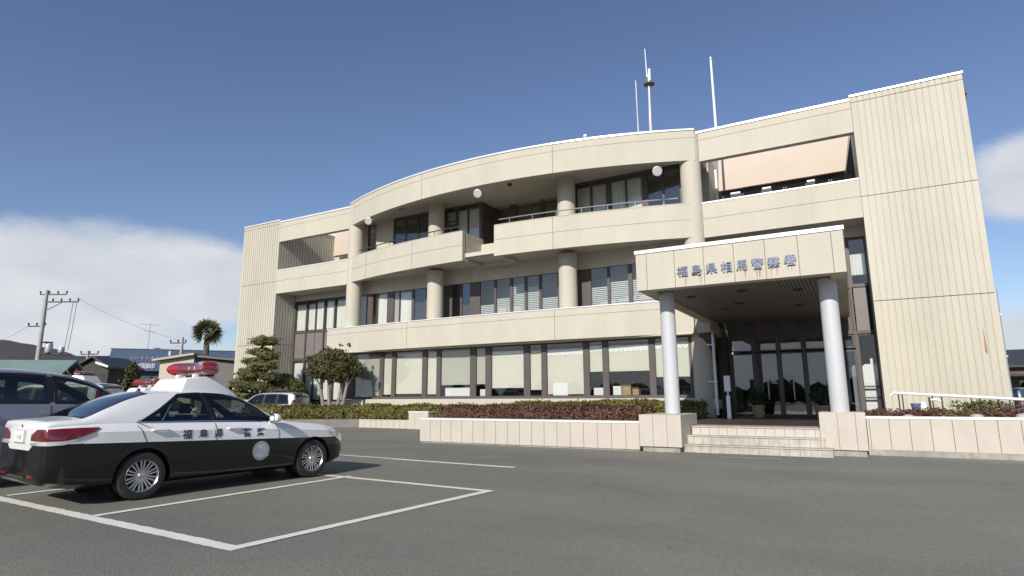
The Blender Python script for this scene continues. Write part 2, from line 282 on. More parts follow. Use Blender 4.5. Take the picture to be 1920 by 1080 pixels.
# ------------------------------------------------------------------ mesh helpers
WLOC = {}
class MB:
    def __init__(s): s.v = []; s.f = []; s.mi = []; s.sm = []
    def add(s, vs, fs, mi=0, smooth=False):
        o = len(s.v); s.v += [tuple(p) for p in vs]
        for f in fs: s.f.append(tuple(i + o for i in f)); s.mi.append(mi); s.sm.append(smooth)
    def box(s, x0, x1, y0, y1, z0, z1, mi=0):
        s.add([(x0, y0, z0), (x1, y0, z0), (x1, y1, z0), (x0, y1, z0), (x0, y0, z1), (x1, y0, z1), (x1, y1, z1), (x0, y1, z1)],
              [(0, 3, 2, 1), (4, 5, 6, 7), (0, 1, 5, 4), (1, 2, 6, 5), (2, 3, 7, 6), (3, 0, 4, 7)], mi); return s
    def prism(s, poly, z0, z1, mi=0, smooth=False):            # poly: xy list, counter-clockwise
        n = len(poly)
        s.add([(x, y, z0) for x, y in poly] + [(x, y, z1) for x, y in poly], [tuple(range(n - 1, -1, -1)), tuple(range(n, 2 * n))], mi)
        o = len(s.v) - 2 * n
        for i in range(n):
            j = (i + 1) % n; s.f.append((o + i, o + j, o + n + j, o + n + i)); s.mi.append(mi); s.sm.append(smooth)
        return s
    def prismY(s, poly, y0, y1, mi=0):                          # poly in xz
        n = len(poly)
        s.add([(x, y0, z) for x, z in poly] + [(x, y1, z) for x, z in poly],
              [tuple(range(n)), tuple(range(2 * n - 1, n - 1, -1))] + [((i + 1) % n, i, n + i, n + (i + 1) % n) for i in range(n)], mi); return s
    def prismX(s, poly, x0, x1, mi=0):                          # poly in yz
        n = len(poly)
        s.add([(x0, y, z) for y, z in poly] + [(x1, y, z) for y, z in poly],
              [tuple(range(n - 1, -1, -1)), tuple(range(n, 2 * n))] + [(i, (i + 1) % n, n + (i + 1) % n, n + i) for i in range(n)], mi); return s
    def tube(s, pts, r, n=8, mi=0, caps=True):
        pts = [Vector(p) for p in pts]; rs = r if isinstance(r, (list, tuple)) else [r] * len(pts)
        o = len(s.v); prev = None
        for i, p in enumerate(pts):
            d = (pts[min(i + 1, len(pts) - 1)] - pts[max(i - 1, 0)]).normalized()
            a = prev if prev is not None else (Vector((0, 0, 1)) if abs(d.z) < 0.9 else Vector((1, 0, 0)))
            u = (a - d * a.dot(d)).normalized(); w = d.cross(u); prev = u
            for k in range(n):
                t = 2 * math.pi * k / n; s.v.append(tuple(p + (u * math.cos(t) + w * math.sin(t)) * rs[i]))
        for i in range(len(pts) - 1):
            for k in range(n):
                a = o + i * n + k; b = o + i * n + (k + 1) % n
                s.f.append((a, b, b + n, a + n)); s.mi.append(mi); s.sm.append(True)
        if caps:
            s.f.append(tuple(o + k for k in range(n - 1, -1, -1))); s.mi.append(mi); s.sm.append(False)
            e = o + (len(pts) - 1) * n; s.f.append(tuple(e + k for k in range(n))); s.mi.append(mi); s.sm.append(False)
        return s
    def cyl(s, x, y, z0, z1, r, n=28, mi=0, r1=None):
        return s.tube([(x, y, z0), (x, y, z1)], [r, r if r1 is None else r1], n, mi)
    def lathe(s, prof, org, axis='Z', n=28, mi=0, smooth=True):    # prof: (radius, height)
        o = len(s.v)
        for (r, h) in prof:
            for k in range(n):
                t = 2 * math.pi * k / n; a, b = r * math.cos(t), r * math.sin(t)
                p = (a, b, h) if axis == 'Z' else ((a, h, b) if axis == 'Y' else (h, a, b))
                s.v.append((p[0] + org[0], p[1] + org[1], p[2] + org[2]))
        for i in range(len(prof) - 1):
            for k in range(n):
                a = o + i * n + k; b = o + i * n + (k + 1) % n
                f = (a, b, b + n, a + n)
                if axis == 'Y': f = f[::-1]
                s.f.append(f); s.mi.append(mi); s.sm.append(smooth)
        return s
    def build(s, name, mats, parent=None, loc=None, kind=None, bevel=0.0):
        if not isinstance(mats, (list, tuple)): mats = [mats]
        xs = [p[0] for p in s.v]; ys = [p[1] for p in s.v]; zs = [p[2] for p in s.v]
        c = Vector(((min(xs) + max(xs)) / 2, (min(ys) + max(ys)) / 2, min(zs)))
        me = bpy.data.meshes.new(name)
        me.from_pydata([(p[0] - c.x, p[1] - c.y, p[2] - c.z) for p in s.v], [], s.f)
        for m in mats: me.materials.append(M[m] if isinstance(m, str) else m)
        me.polygons.foreach_set('material_index', s.mi); me.polygons.foreach_set('use_smooth', s.sm)
        me.update()
        if any(s.sm): me.set_sharp_from_angle(angle=R(42))
        o = bpy.data.objects.new(name, me); C.objects.link(o)
        pw = Vector((0, 0, 0))
        if parent is not None: o.parent = parent; pw = WLOC.get(parent, Vector((0, 0, 0)))
        o.location = c - pw; WLOC[o] = c
        if bevel > 0:
            b = o.modifiers.new('bevel', 'BEVEL'); b.width = bevel; b.segments = 2; b.limit_method = 'ANGLE'; b.angle_limit = R(40)
        if kind: o['kind'] = kind
        return o

def empty(name, loc, label, cat, group=None):
    o = bpy.data.objects.new(name, None); C.objects.link(o); o.location = loc; o.empty_display_size = 0.3
    WLOC[o] = Vector(loc); tag(o, label, cat, group); return o
def tag(o, label=None, cat=None, group=None):
    if label: o['label'] = label
    if cat: o['category'] = cat
    if group: o['group'] = group
    return o
def copy_tree(o, parent=None):
    c = o.copy(); C.objects.link(c); c.parent = parent
    for ch in list(o.children): copy_tree(ch, c)
    return c

def text_mb(body, size, depth=0.0, offset=0.0):
    cu = bpy.data.curves.new('lettering', 'FONT'); cu.body = body; cu.size = size; cu.extrude = depth; cu.offset = offset
    cu.align_x = 'CENTER'; cu.align_y = 'CENTER'; cu.resolution_u = 3
    ob = bpy.data.objects.new('lettering', cu); C.objects.link(ob)
    dg = bpy.context.evaluated_depsgraph_get(); dg.update()
    me = bpy.data.meshes.new_from_object(ob.evaluated_get(dg))
    vs = [v.co.copy() for v in me.vertices]; fs = [tuple(p.vertices) for p in me.polygons]
    bpy.data.objects.remove(ob); bpy.data.curves.remove(cu); bpy.data.meshes.remove(me)
    if vs:
        cx = (min(v.x for v in vs) + max(v.x for v in vs)) / 2; cy = (min(v.y for v in vs) + max(v.y for v in vs)) / 2
        for v in vs: v.x -= cx; v.y -= cy
    return vs, fs

# ------------------------------------------------------------------ ground
g = MB(); g.add([(-2500, -600, -0.012), (2500, -600, -0.012), (2500, 2500, -0.012), (-2500, 2500, -0.012)], [(0, 1, 2, 3)]); g.build('ground', 'earth', kind='structure')
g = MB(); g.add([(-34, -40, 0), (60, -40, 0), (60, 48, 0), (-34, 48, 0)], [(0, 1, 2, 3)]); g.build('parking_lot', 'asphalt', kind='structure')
def strip(mb, a, b, w, z=0.004, jag=0.0):
    a = Vector((*a, z)); b = Vector((*b, z)); d = (b - a).normalized(); n = Vector((-d.y, d.x, 0)) * w / 2
    k = max(2, int((b - a).length / 0.07)); o = len(mb.v)
    for i in range(k + 1):
        p = a + (b - a) * (i / k)
        j1 = n * (1 + random.uniform(-jag, jag)); j2 = n * (1 + random.uniform(-jag, jag))
        mb.v += [tuple(p - j1), tuple(p + j2)]
    for i in range(k):
        q = o + 2 * i; mb.f.append((q, q + 2, q + 3, q + 1)); mb.mi.append(0); mb.sm.append(False)
pl = MB()
strip(pl, (-5.20, 3.92), (-16.6, 4.45), 0.165, jag=0.1)          # back line of the bays
strip(pl, (-4.94, 8.07), (-5.25, 3.98), 0.14, 0.008, jag=0.08)   # right edge of the near bay
strip(pl, (-8.08, 8.32), (-8.18, 4.10), 0.125, 0.008, jag=0.1)
strip(pl, (-10.98, 8.55), (-11.05, 4.35), 0.125, 0.008, jag=0.1)
strip(pl, (-13.95, 8.75), (-14.0, 4.45), 0.10, 0.008, jag=0.1)
strip(pl, (-5.0, 8.02), (-16.6, 8.72), 0.135, 0.004, jag=0.1)
strip(pl, (-6.1, 10.85), (-9.4, 11.08), 0.155, 0.004, jag=0.16)
strip(pl, (-9.4, 11.12), (-16.5, 11.62), 0.10, 0.004, jag=0.16)
pl.build('parking_markings', 'marking', kind='structure')
g = MB(); strip(g, (-2.85, 14.75), (-1.55, 14.95), 0.28, 0.004, 0.2); g.build('worn_guide_strip', 'marking_yellow', kind='structure')

# ------------------------------------------------------------------ police station
PSN = empty('police_station', (-14.35, 24, 0), 'three storey cream police station with bowed bands of windows between two ribbed end towers', 'building')
def part(name, mats, mb, **k): return mb.build(name, mats, PSN, **k)
XC = -14.35
def arc(x, ymid, sag, half=9.55):
    r = (half * half + sag * sag) / (2 * sag); return ymid + r - math.sqrt(max(0.01, r * r - (x - XC) ** 2))
def arc_band(mb, x0, x1, yf, thick, z0, z1, mi=0, n=48):
    xs = [x0 + (x1 - x0) * i / n for i in range(n + 1)]
    o = len(mb.v)
    for x in xs:
        y = yf(x); mb.v += [(x, y, z0), (x, y, z1), (x, y + thick, z1), (x, y + thick, z0)]
    for i in range(n):
        a = o + 4 * i; b = a + 4
        for k in range(4):
            l = (k + 1) % 4; mb.f.append((b + k, b + l, a + l, a + k)); mb.mi.append(mi); mb.sm.append(k in (0, 2))
    mb.f.append((o, o + 1, o + 2, o + 3)); e = o + 4 * n; mb.f.append((e + 3, e + 2, e + 1, e)); mb.mi += [mi, mi]; mb.sm += [False, False]
def fix_normals(o):
    bm = bmesh.new(); bm.from_mesh(o.data); bmesh.ops.recalc_face_normals(bm, faces=bm.faces); bm.to_mesh(o.data); bm.free()
    try: o.data.set_sharp_from_angle(angle=R(35))
    except Exception: pass

yroof = lambda x: arc(x, 21.80, 1.95)
ybal = lambda x: arc(x, 22.35, 1.40)
yspan = lambda x: arc(x, 22.92, 0.50, 9.7)

# ribbed towers ---------------------------------------------------
def rib_profile(a0, a1, pitch=0.2, dp=0.045, wd=1.0):
    n = max(1, round((a1 - a0) / pitch)); p = (a1 - a0) / n; out = [(a0, 0.0)]
    for i in range(n):
        s = a0 + i * p
        if i > 0: out += [(s - 0.012, 0.0), (s + 0.006 * wd, dp), (s + 0.034 * wd, dp), (s + 0.052 * wd, 0.0)]
    out.append((a1, 0.0)); return out
def tower(x0, x1, y0, y1, hand, ribside):
    zs = [0.05, 4.605, 8.40, 12.02, 12.24]
    mb = MB()
    for k in range(4):
        za, zb = zs[k] + (0.012 if k else 0), zs[k + 1] - 0.012
        pf = [(x, y0 + d) for x, d in (rib_profile(x0, x1) if ribside else rib_profile(x0, x1, .2, .022, .6))]
        right = [(x1 - d, y) for y, d in rib_profile(y0, y1)] if ribside else [(x1, y0), (x1, y1)]
        poly = pf[:-1] + right + [(x0, y1)]
        mb.prism(poly, za, zb)
    core = MB(); core.box(x0 + 0.06, x1 - 0.06, y0 + 0.07, y1 - 0.06, 0, 12.2)
    t = part('stair_tower', 'cream_rib', mb)
    core.build('joint_backing', 'sealant', t)
    c = MB(); c.box(x0 - 0.03, x1 + 0.03, y0 - 0.04, y1 + 0.03, 12.243, 12.31); c.build('coping', 'coping', t)
    return t
tR = tower(0.86, 4.21, 24.0, 34, 1, False)
tL = tower(-33.42, -30.03, 24.0, 28.45, -1, True)
dp = MB(); dp.tube([(4.40, 25.2, 0.1), (4.40, 25.2, 4.9)], 0.075, 10); dp.tube([(4.40, 25.2, 4.9), (4.25, 25.2, 5.1)], 0.075, 10)
for z in (1.2, 2.6, 4.0): dp.box(4.21, 4.49, 25.14, 25.27, z, z + 0.05)
dp.build('drain_pipe', 'galv', tR)
go = MB(); go.prism([(4.24, 24.6), (4.38, 24.6), (4.38, 24.85), (4.24, 24.85)], 11.75, 12.0); go.tube([(4.33, 24.72, 11.75), (4.30, 24.9, 11.3)], 0.05, 8); go.build('roof_gutter', 'wall_grey', tR)
mat('stain_red', (0.42, 0.16, 0.12), 0.8)
s2 = MB(); s2.add([(3.735, 23.996, 2.72), (3.80, 23.996, 2.66), (3.765, 23.996, 3.55)], [(0, 1, 2)]); s2.build('rust_stain', 'stain_red', tR)

# main masses -----------------------------------------------------
m = MB()
m.box(-30.03, 0.86, 28.6, 40, 0, 12.0)
m.box(-24.0, -4.75, 26.2, 28.6, 0.0, 12.0)
part('rear_block', 'cream', m)
# floors and roof slabs
sl = MB()
def slab(z0, z1, yf, x0=-23.9, x1=-4.8, back=28.55, mi=0):
    n = 40; xs = [x0 + (x1 - x0) * i / n for i in range(n + 1)]
    sl.prism([(x, yf(x)) for x in xs] + [(x1, back), (x0, back)], z0, z1, mi)
slab(11.25, 11.85, lambda x: yroof(x) + 0.352)
slab(7.84, 8.02, lambda x: ybal(x) + 0.26)
part('floor_slab', 'soffit', sl)
for bx in ((-30.0, -23.9, 24.26, 28.58, 7.68, 7.95), (-4.8, 0.85, 24.26, 28.58, 7.68, 7.95), (-30.0, -24.2, 25.70, 28.5, 3.3, 3.75)):
    sw = MB(); sw.box(*bx); part('terrace_slab', 'soffit', sw)
fl = MB(); fl.box(-24.9, -4.6, 23.6, 28.5, 3.80, 4.2); fl.box(-24.0, -4.6, 23.9, 28.5, 0.9, 1.25); fl.box(-4.3, 0.84, 25.7, 28.5, 0.3, 0.6)
part('lower_floor', 'soffit', fl)
# interior backing so windows look into rooms
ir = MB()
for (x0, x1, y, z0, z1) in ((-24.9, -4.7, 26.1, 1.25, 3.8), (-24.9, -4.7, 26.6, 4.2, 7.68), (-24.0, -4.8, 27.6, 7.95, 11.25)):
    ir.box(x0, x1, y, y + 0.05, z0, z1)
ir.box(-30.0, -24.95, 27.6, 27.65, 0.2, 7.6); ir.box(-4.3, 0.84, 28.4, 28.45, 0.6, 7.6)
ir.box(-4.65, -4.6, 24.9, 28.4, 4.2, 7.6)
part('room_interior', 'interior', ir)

# roof fascia -----------------------------------------------------
def seams(mb, yf, xs, z0, z1, mi=1, w=0.022):
    for x in xs: mb.box(x - w / 2, x + w / 2, yf(x) - 0.004, yf(x) + 0.05, z0 + 0.002, z1 - 0.002, mi)
def hseam(mb, yf, x0, x1, z, mi=1, n=40, w=0.016): arc_band(mb, x0, x1, lambda x: yf(x) - 0.004, 0.03, z - w / 2, z + w / 2, mi, n)
fb = MB(); arc_band(fb, -23.9, -4.78, yroof, 0.35, 10.88, 12.18)
seams(fb, yroof, (-17.45, -10.45), 10.88, 12.18); hseam(fb, yroof, -23.88, -4.8, 11.86)
o = part('roof_fascia', ['cream', 'sealant'], fb); fix_normals(o)
cp = MB(); arc_band(cp, -23.92, -4.76, lambda x: yroof(x) - 0.04, 0.5, 12.183, 12.255); o2 = cp.build('coping', 'coping', o); fix_normals(o2)
for (a, b) in ((-30.02, -23.6), (-4.78, 0.85)):
    w = MB(); w.box(a, b, 24.0, 24.3, 10.88, 12.10); hseam(w, lambda x: 24.0, a, b, 11.80, n=1)
    o = part('roof_fascia', ['cream', 'sealant'], w)
    c = MB(); c.box(a, b - 0.01, 23.96, 24.34, 12.103, 12.19); c.build('coping', 'coping', o)
    # balustrade band of the side terrace
    w = MB(); w.box(a, b, 24.0, 24.25, 7.64, 9.05); hseam(w, lambda x: 24.0, a, b, 8.42, n=1)
    o = part('terrace_band', ['cream', 'sealant'], w)
    c = MB(); c.box(a, b - 0.01, 23.975, 24.28, 9.053, 9.11); c.build('coping', 'coping', o)
# raised plant-room parapet behind the left wing roof
pp = MB(); pp.box(-26.6, -24.0, 24.9, 28.6, 12.0, 12.62); part('plant_room', 'coping', pp)

# balconies -------------------------------------------------------
def railing(x0, x1, yf, z0, zt, n, parent, m, inset=0.16):
    r = MB(); xs = [x0 + (x1 - x0) * i / 24 for i in range(25)]
    r.tube([(x, yf(x) + inset, zt) for x in xs], 0.028, 8)
    for i in range(n):
        x = x0 + (x1 - x0) * (i + 0.5) / n; r.tube([(x, yf(x) + inset, z0), (x, yf(x) + inset, zt)], 0.016, 6)
    return r
for (a, b, sx, rz, mt) in ((-23.75, -15.28, (-22.1, -18.46), (-23.0, -15.5), 'dark_steel'), (-13.55, -4.85, (-10.7,), (-13.4, -5.55), 'steel')):
    w = MB(); arc_band(w, a, b, ybal, 0.25, 7.64, 9.05)
    seams(w, ybal, sx, 7.64, 9.05); hseam(w, ybal, a + 0.02, b - 0.02, 8.38)
    o = part('balcony', ['cream', 'sealant'], w); fix_normals(o)
    c = MB(); arc_band(c, a + 0.01, b - 0.01, lambda x: ybal(x) - 0.012, 0.275, 9.053, 9.085); o2 = c.build('coping', 'cream', o); fix_normals(o2)
    r = railing(rz[0], rz[1], ybal, 9.085, 9.36, 7, o, mt); r.build('railing', mt, o)
# end return of the left balcony, end return of the right one and the set-back link between them
w = MB(); w.prism([(-15.53, 22.74), (-15.28, 22.705), (-15.28, 24.20), (-15.53, 24.20)], 7.645, 9.045)
w.box(-15.284, -15.276, 22.75, 24.19, 8.372, 8.388, 1)
part('balcony_return', ['cream', 'sealant'], w)
w = MB(); w.box(-13.55, -13.30, 22.615, 24.2, 7.645, 9.045); part('balcony_return', 'cream', w)
w = MB(); w.box(-15.27, -13.56, 24.0, 24.2, 7.645, 8.75); w.box(-15.27, -13.56, 23.99, 24.0, 8.36, 8.376, 1)
part('link_beam', ['cream', 'sealant'], w)

# second floor spandrel -------------------------------------------
w = MB(); arc_band(w, -25.0, -5.15, yspan, 0.3, 3.78, 5.08)
seams(w, yspan, (-19.0, -10.9), 3.78, 5.08); hseam(w, yspan, -24.98, -5.17, 4.78)
o = part('spandrel', ['cream', 'sealant'], w); fix_normals(o)
c = MB(); arc_band(c, -25.02, -5.13, lambda x: yspan(x) - 0.03, 0.38, 5.083, 5.125); o2 = c.build('coping', 'coping', o); fix_normals(o2)
w = MB(); w.box(-5.40, -5.15, yspan(-5.15) + 0.302, 25.4, 3.785, 5.075); w.build('spandrel_return', 'cream', o)
hp = MB(); hp.prismX([(23.6, 3.76), (24.9, 3.76), (24.45, 2.95), (24.0, 2.95)], -5.05, -4.62); hp.build('tapered_box', 'brown_frame', o)  # dark tapered box under the right end of the spandrel
sf = MB(); sf.box(-24.9, -5.2, 23.25, 24.0, 3.74, 3.778); sf.build('soffit', 'soffit', o)

# columns ---------------------------------------------------------
for (x, y, segs) in ((-23.62, 24.02, ((5.0, 7.66), (9.0, 11.0))), (-18.02, 24.0, ((5.0, 7.68), (7.95, 11.25))), (-10.68, 24.0, ((5.0, 7.68), (7.95, 11.25))), (-5.08, 24.08, ((0.55, 12.08),))):
    for (a, b) in segs: w = MB(); w.cyl(x, y, a, b, 0.415, 36); part('round_column', 'cream', w)
w = MB(); w.cyl(-23.62, 24.02, 7.0, 12.05, 0.40, 36); part('round_column', 'cream', w)

# windows ---------------------------------------------------------
def window(x0, x1, z0, z1, y, fw=0.055, pane='pane_clear', blind=None, bmat='blind', scallop=False, box=None, panel=None, divide=None):
    f = MB(); d0, d1 = y - 0.012, y + 0.045
    f.box(x0, x0 + fw, d0, d1, z0, z1); f.box(x1 - fw, x1, d0, d1, z0, z1)
    f.box(x0 + fw, x1 - fw, d0, d1, z0, z0 + fw); f.box(x0 + fw, x1 - fw, d0, d1, z1 - fw, z1)
    if divide:
        for zz in divide: f.box(x0 + fw, x1 - fw, d0 + 0.01, d1 - 0.01, zz - 0.03, zz + 0.03)
    o = part('window', 'brown_frame', f)
    p = MB(); p.box(x0 + fw, x1 - fw, y + 0.02, y + 0.028, z0 + fw, z1 - fw); p.build('glass_pane', pane, o)
    if panel is not None:
        q = MB(); q.box(x0 + fw, x1 - fw, y + 0.04, y + 0.06, z0 + fw, panel); q.build('infill_panel', 'brown_panel', o)
    if blind:
        zt, zb = blind; b = MB(); yb = y + 0.075
        if bmat == 'slat_blind':
            z = zb
            while z < zt: b.box(x0 + fw, x1 - fw, yb, yb + 0.03, z, z + 0.05); z += 0.085
        elif bmat == 'curtain':
            n = max(6, int((x1 - x0) / 0.05)); xs = [x0 + fw + (x1 - x0 - 2 * fw) * i / n for i in range(n + 1)]
            o2 = len(b.v)
            for i, x in enumerate(xs):
                yy = yb + (0.03 if i % 2 else 0.0) + random.uniform(-.008, .008); b.v += [(x, yy, zb), (x, yy, zt)]
            for i in range(n): q = o2 + 2 * i; b.f.append((q, q + 2, q + 3, q + 1)); b.mi.append(0); b.sm.append(False)
        else:
            n = max(4, int((x1 - x0) / 0.1))     # vertical louvres, slightly turned
            for i in range(n):
                xa = x0 + fw + (x1 - x0 - 2 * fw) * i / n; xb = x0 + fw + (x1 - x0 - 2 * fw) * (i + 1) / n
                t = 0.008 + random.uniform(0, 0.010)
                zq = zt
                b.add([(xa, yb, zb), (xb, yb + t, zb), (xb, yb + t, zq), (xa, yb, zq)], [(0, 1, 2, 3)])
        b.build('blind', bmat, o)
        if scallop:
            v = MB(); n = max(3, int((x1 - x0) / 0.21)); yv = yb - 0.02
            for i in range(n):
                xa = x0 + fw + (x1 - x0 - 2 * fw) * i / n; xb = x0 + fw + (x1 - x0 - 2 * fw) * (i + 1) / n; r = (xb - xa) / 2
                pts = [(xa, yv, zt + 0.02)] + [(xa + r - r * math.cos(math.pi * k / 6), yv + random.uniform(0, .01), zt - 0.15 - 0.10 * math.sin(math.pi * k / 6)) for k in range(7)] + [(xb, yv, zt + 0.02)]
                v.add(pts, [tuple(range(len(pts)))])
            v.build('valance', 'board_white', o)
    return o

def wall_row(name, y, xs0, xs1, wins, z0, z1, depth=0.05, m='brown_frame', off=0.0):
    """posts that fill the gaps between the windows of one storey"""
    edge = [xs0]
    for a, c in wins: edge += [a, c]
    edge.append(xs1)
    for i in range(0, len(edge), 2):
        if edge[i + 1] - edge[i] > 0.01: b = MB(); b.box(edge[i], edge[i + 1], y - 0.022 + off, y + depth, z0, z1); part(name, m, b)

# ground floor band
Z0, Z1 = 1.42, 3.70; Y1 = 23.80
W1 = [((-23.10, -21.35), (3.60, 1.5), 'blind_grey', False), ((-21.13, -20.53), (3.60, 1.55), 'blind', False), ((-20.31, -18.57), (3.60, 1.58), 'blind', False),
      ((-18.31, -17.69), (3.60, 1.55), 'blind', False), ((-17.47, -15.73), (3.62, 1.98), 'blind_grey', False), ((-15.43, -14.87), (3.62, 2.0), 'blind_grey', False),
      ((-14.58, -12.84), (3.45, 1.80), 'blind', True), ((-12.56, -11.95), (3.45, 1.70), 'blind', False), ((-11.72, -9.95), (3.42, 1.5), 'blind', True),
      ((-9.71, -9.08), (3.50, 2.43), 'blind', True), ((-8.85, -7.09), (3.46, 2.42), 'blind', True), ((-6.87, -5.49), (3.50, 2.15), 'blind', True)]
for (a, b), bl, bm_, scl in W1: window(a, b, Z0, Z1, Y1, 0.022, 'pane_clear', bl, bm_, scl)
wall_row('window_post', Y1, -23.9, -5.42, [w[0] for w in W1], Z0, Z1)
hd = MB(); hd.box(-23.9, -5.42, Y1 - 0.04, Y1 + 0.2, Z1, 3.775); hd.box(-23.9, -5.42, Y1 - 0.10, Y1 + 0.2, 1.32, Z0); part('window_rail', 'brown_frame', hd)
bw = MB(); bw.box(-22.9, -5.05, 23.40, 25.0, 0.78, 1.318); 
part('base_ledge', 'cream', bw, bevel=0.03)
bw = MB(); bw.box(-23.9, -5.3, 23.75, 25.0, 0.0, 0.775); part('base_wall', 'concrete_grey', bw)
# corner return at the right end of the ground floor band
window_r = MB(); window_r.box(-5.42, -5.36, 23.86, 24.6, 1.32, 3.77); window_r.build('corner_post', 'brown_frame', PSN)
# first floor behind the balcony columns
Y2 = 24.80; ZA, ZB = 5.05, 7.10
W2 = [((-23.9, -23.35), 'curtain', None), ((-22.92, -22.60), None, None), ((-22.58, -21.86), 'curtain', None), ((-21.42, -21.02), 'blind_grey', None), ((-21.00, -20.16), 'curtain', None), ((-20.02, -19.22), None, 6.35),
      ((-17.55, -17.02), None, None), ((-16.94, -16.42), None, 6.0), ((-15.85, -15.0), 'slat', 5.9), ((-14.91, -14.11), 'slat', 6.15), ((-13.98, -13.30), 'slat', 6.7),
      ((-13.20, -12.52), 'slat', 6.55), ((-12.42, -11.55), 'slat', 5.95), ((-11.45, -10.98), 'slat', 6.05), ((-9.92, -9.12), 'slat', 6.2), ((-9.02, -8.15), 'slat', 6.35), ((-8.0, -7.0), 'slat', 6.4), ((-6.9, -5.9), 'slat', 6.2)]
for (a, b), k, z in W2:
    if k in ('curtain', 'blind_grey'): window(a, b, ZA, ZB, Y2, 0.02, 'pane_clear', (7.0, ZA + 0.08), k)
    elif k == 'slat': window(a, b, ZA, ZB, Y2, 0.02, 'pane_clear', (z, ZA + 0.1), 'slat_blind')
    elif z: window(a, b, ZA, ZB, Y2, 0.02, 'pane_mirror', panel=z)
    else: window(a, b, ZA, ZB, Y2, 0.02, 'pane_mirror')
wall_row('window_post', Y2, -24.0, -4.7, [w[0] for w in W2], ZA, ZB)
hd = MB(); hd.box(-24.0, -4.7, Y2 - 0.06, Y2 + 0.2, ZB, 7.835); part('window_head_wall', 'soffit', hd)
hd = MB(); hd.box(-24.0, -4.7, Y2 - 0.06, Y2 + 0.2, 4.2, ZA); part('window_sill_wall', 'brown_panel', hd)
# second floor behind the curved balconies
Y3 = 24.80; ZC, ZD = 8.75, 11.12
W3 = [((-23.45, -22.80), None, None), ((-21.50, -20.72), None, None), ((-20.69, -19.85), None, None), ((-19.80, -19.05), None, None), ((-17.98, -17.35), 'blind', 10.35),
      ((-17.25, -16.62), 'curtain', 8.9), ((-16.58, -15.88), 'curtain', 8.9)]
W3R = [((-10.50, -9.80), 'curtain', 8.9), ((-9.74, -9.02), 'curtain', 8.9), ((-8.82, -8.12), 'curtain', 8.9), ((-8.08, -7.36), 'curtain', 8.9), ((-7.12, -6.45), None, None), ((-6.40, -5.70), None, None)]
for (a, b), k, z in W3 + W3R:
    window(a, b, ZC, ZD, Y3, 0.02, 'pane_clear' if k else 'pane_mirror', (11.0, z) if k else None, k or 'blind', divide=[10.5] if k == 'blind' else None)
wall_row('window_post', Y3, -19.05, -15.82, [w[0] for w in W3[4:]], ZC, ZD)
wall_row('window_post', Y3, -21.56, -19.0, [w[0] for w in W3[1:4]], ZC, ZD)
wall_row('window_post', Y3, -10.55, -5.2, [w[0] for w in W3R], ZC, ZD)
cw = MB(); cw.box(-24.0, -23.45, Y3 - 0.05, Y3 + 0.2, 8.03, 11.25); cw.box(-22.80, -21.56, Y3 - 0.05, Y3 + 0.2, 8.03, 11.25)
cw.box(-23.45, -22.8, Y3 - 0.05, Y3 + 0.2, 8.03, ZC); cw.box(-23.45, -22.8, Y3 - 0.05, Y3 + 0.2, ZD, 11.25)
part('panel_wall', 'cream', cw)
for (a, b) in ((-21.56, -15.82), (-10.55, -5.2)):
    hw = MB(); hw.box(a, b, Y3 - 0.05, Y3 + 0.2, ZD, 11.25); part('window_head_wall', 'brown_frame', hw)
    hw = MB(); hw.box(a, b, Y3 - 0.05, Y3 + 0.2, 8.03, ZC); part('window_sill_wall', 'brown_frame', hw)
# set-back centre bay
rt = MB(); rt.box(-15.82, -15.70, Y3 - 0.05, 26.0, 7.95, 11.25); part('bay_return', 'brown_frame', rt)
rt = MB(); rt.box(-10.64, -10.552, Y3 + 0.21, 26.0, 7.95, 11.25); part('bay_return', 'brown_frame', rt)
for (a, b) in ((-15.60, -14.75), (-14.40, -12.95), (-12.85, -11.60), (-11.55, -10.75)): window(a, b, 8.2, 11.1, 26.0, 0.06, 'pane_mirror')
wall_row('window_post', 26.0, -15.70, -10.64, [(-15.60, -14.75), (-14.40, -12.95), (-12.85, -11.60), (-11.55, -10.75)], 8.2, 11.25)
# vents in the soffits
for (x, y, z) in ((-21.3, 23.7, 7.80), (-20.3, 23.6, 7.80), (-20.2, 23.5, 11.22), (-9.6, 23.4, 11.22)):
    v = MB(); v.box(x - 0.35, x + 0.35, y - 0.09, y + 0.09, z, z + 0.028)
    for k in range(4): v.box(x - 0.33, x + 0.33, y - 0.08 + 0.04 * k, y - 0.06 + 0.04 * k, z - 0.012, z)
    part('soffit_vent', 'brown_frame', v)
sd = MB(); sd.lathe([(0.0, 11.12), (0.09, 11.14), (0.11, 11.25)], (-13.2, 23.2, 0), n=14); part('smoke_detector', 'brown_frame', sd)

# left wing window wall
YL = 25.55
for (a, b, k) in ((-29.90, -28.98, 'curtain'), (-28.90, -28.22, 'curtain'), (-28.18, -27.48, 'curtain'), (-27.36, -26.62, 'curtain'), (-26.5, -25.7, 'curtain'), (-25.55, -24.9, 'curtain')):
    window(a, b, 5.42, 7.22, YL, 0.02, 'pane_clear', (7.1, 5.5), k)
    pn = MB(); pn.box(a, b, YL, YL + 0.05, 3.78, 5.32); part('spandrel_panel', 'brown_panel', pn)
    window(a, b, 1.2, 3.62, YL, 0.02, 'pane_clear', (3.5, 1.3), 'curtain')
for x in (-29.96, -28.94, -27.42, -26.56, -25.62, -24.87): ps = MB(); ps.box(x - 0.045, x + 0.045, YL - 0.08, YL + 0.12, 0.3, 7.25); part('window_post', 'brown_frame', ps)
for (z0, z1) in ((3.65, 3.75), (5.33, 5.41), (7.25, 7.33)): ps = MB(); ps.box(-29.9, -24.83, YL - 0.06, YL + 0.1, z0, z1); part('window_rail', 'brown_frame', ps)
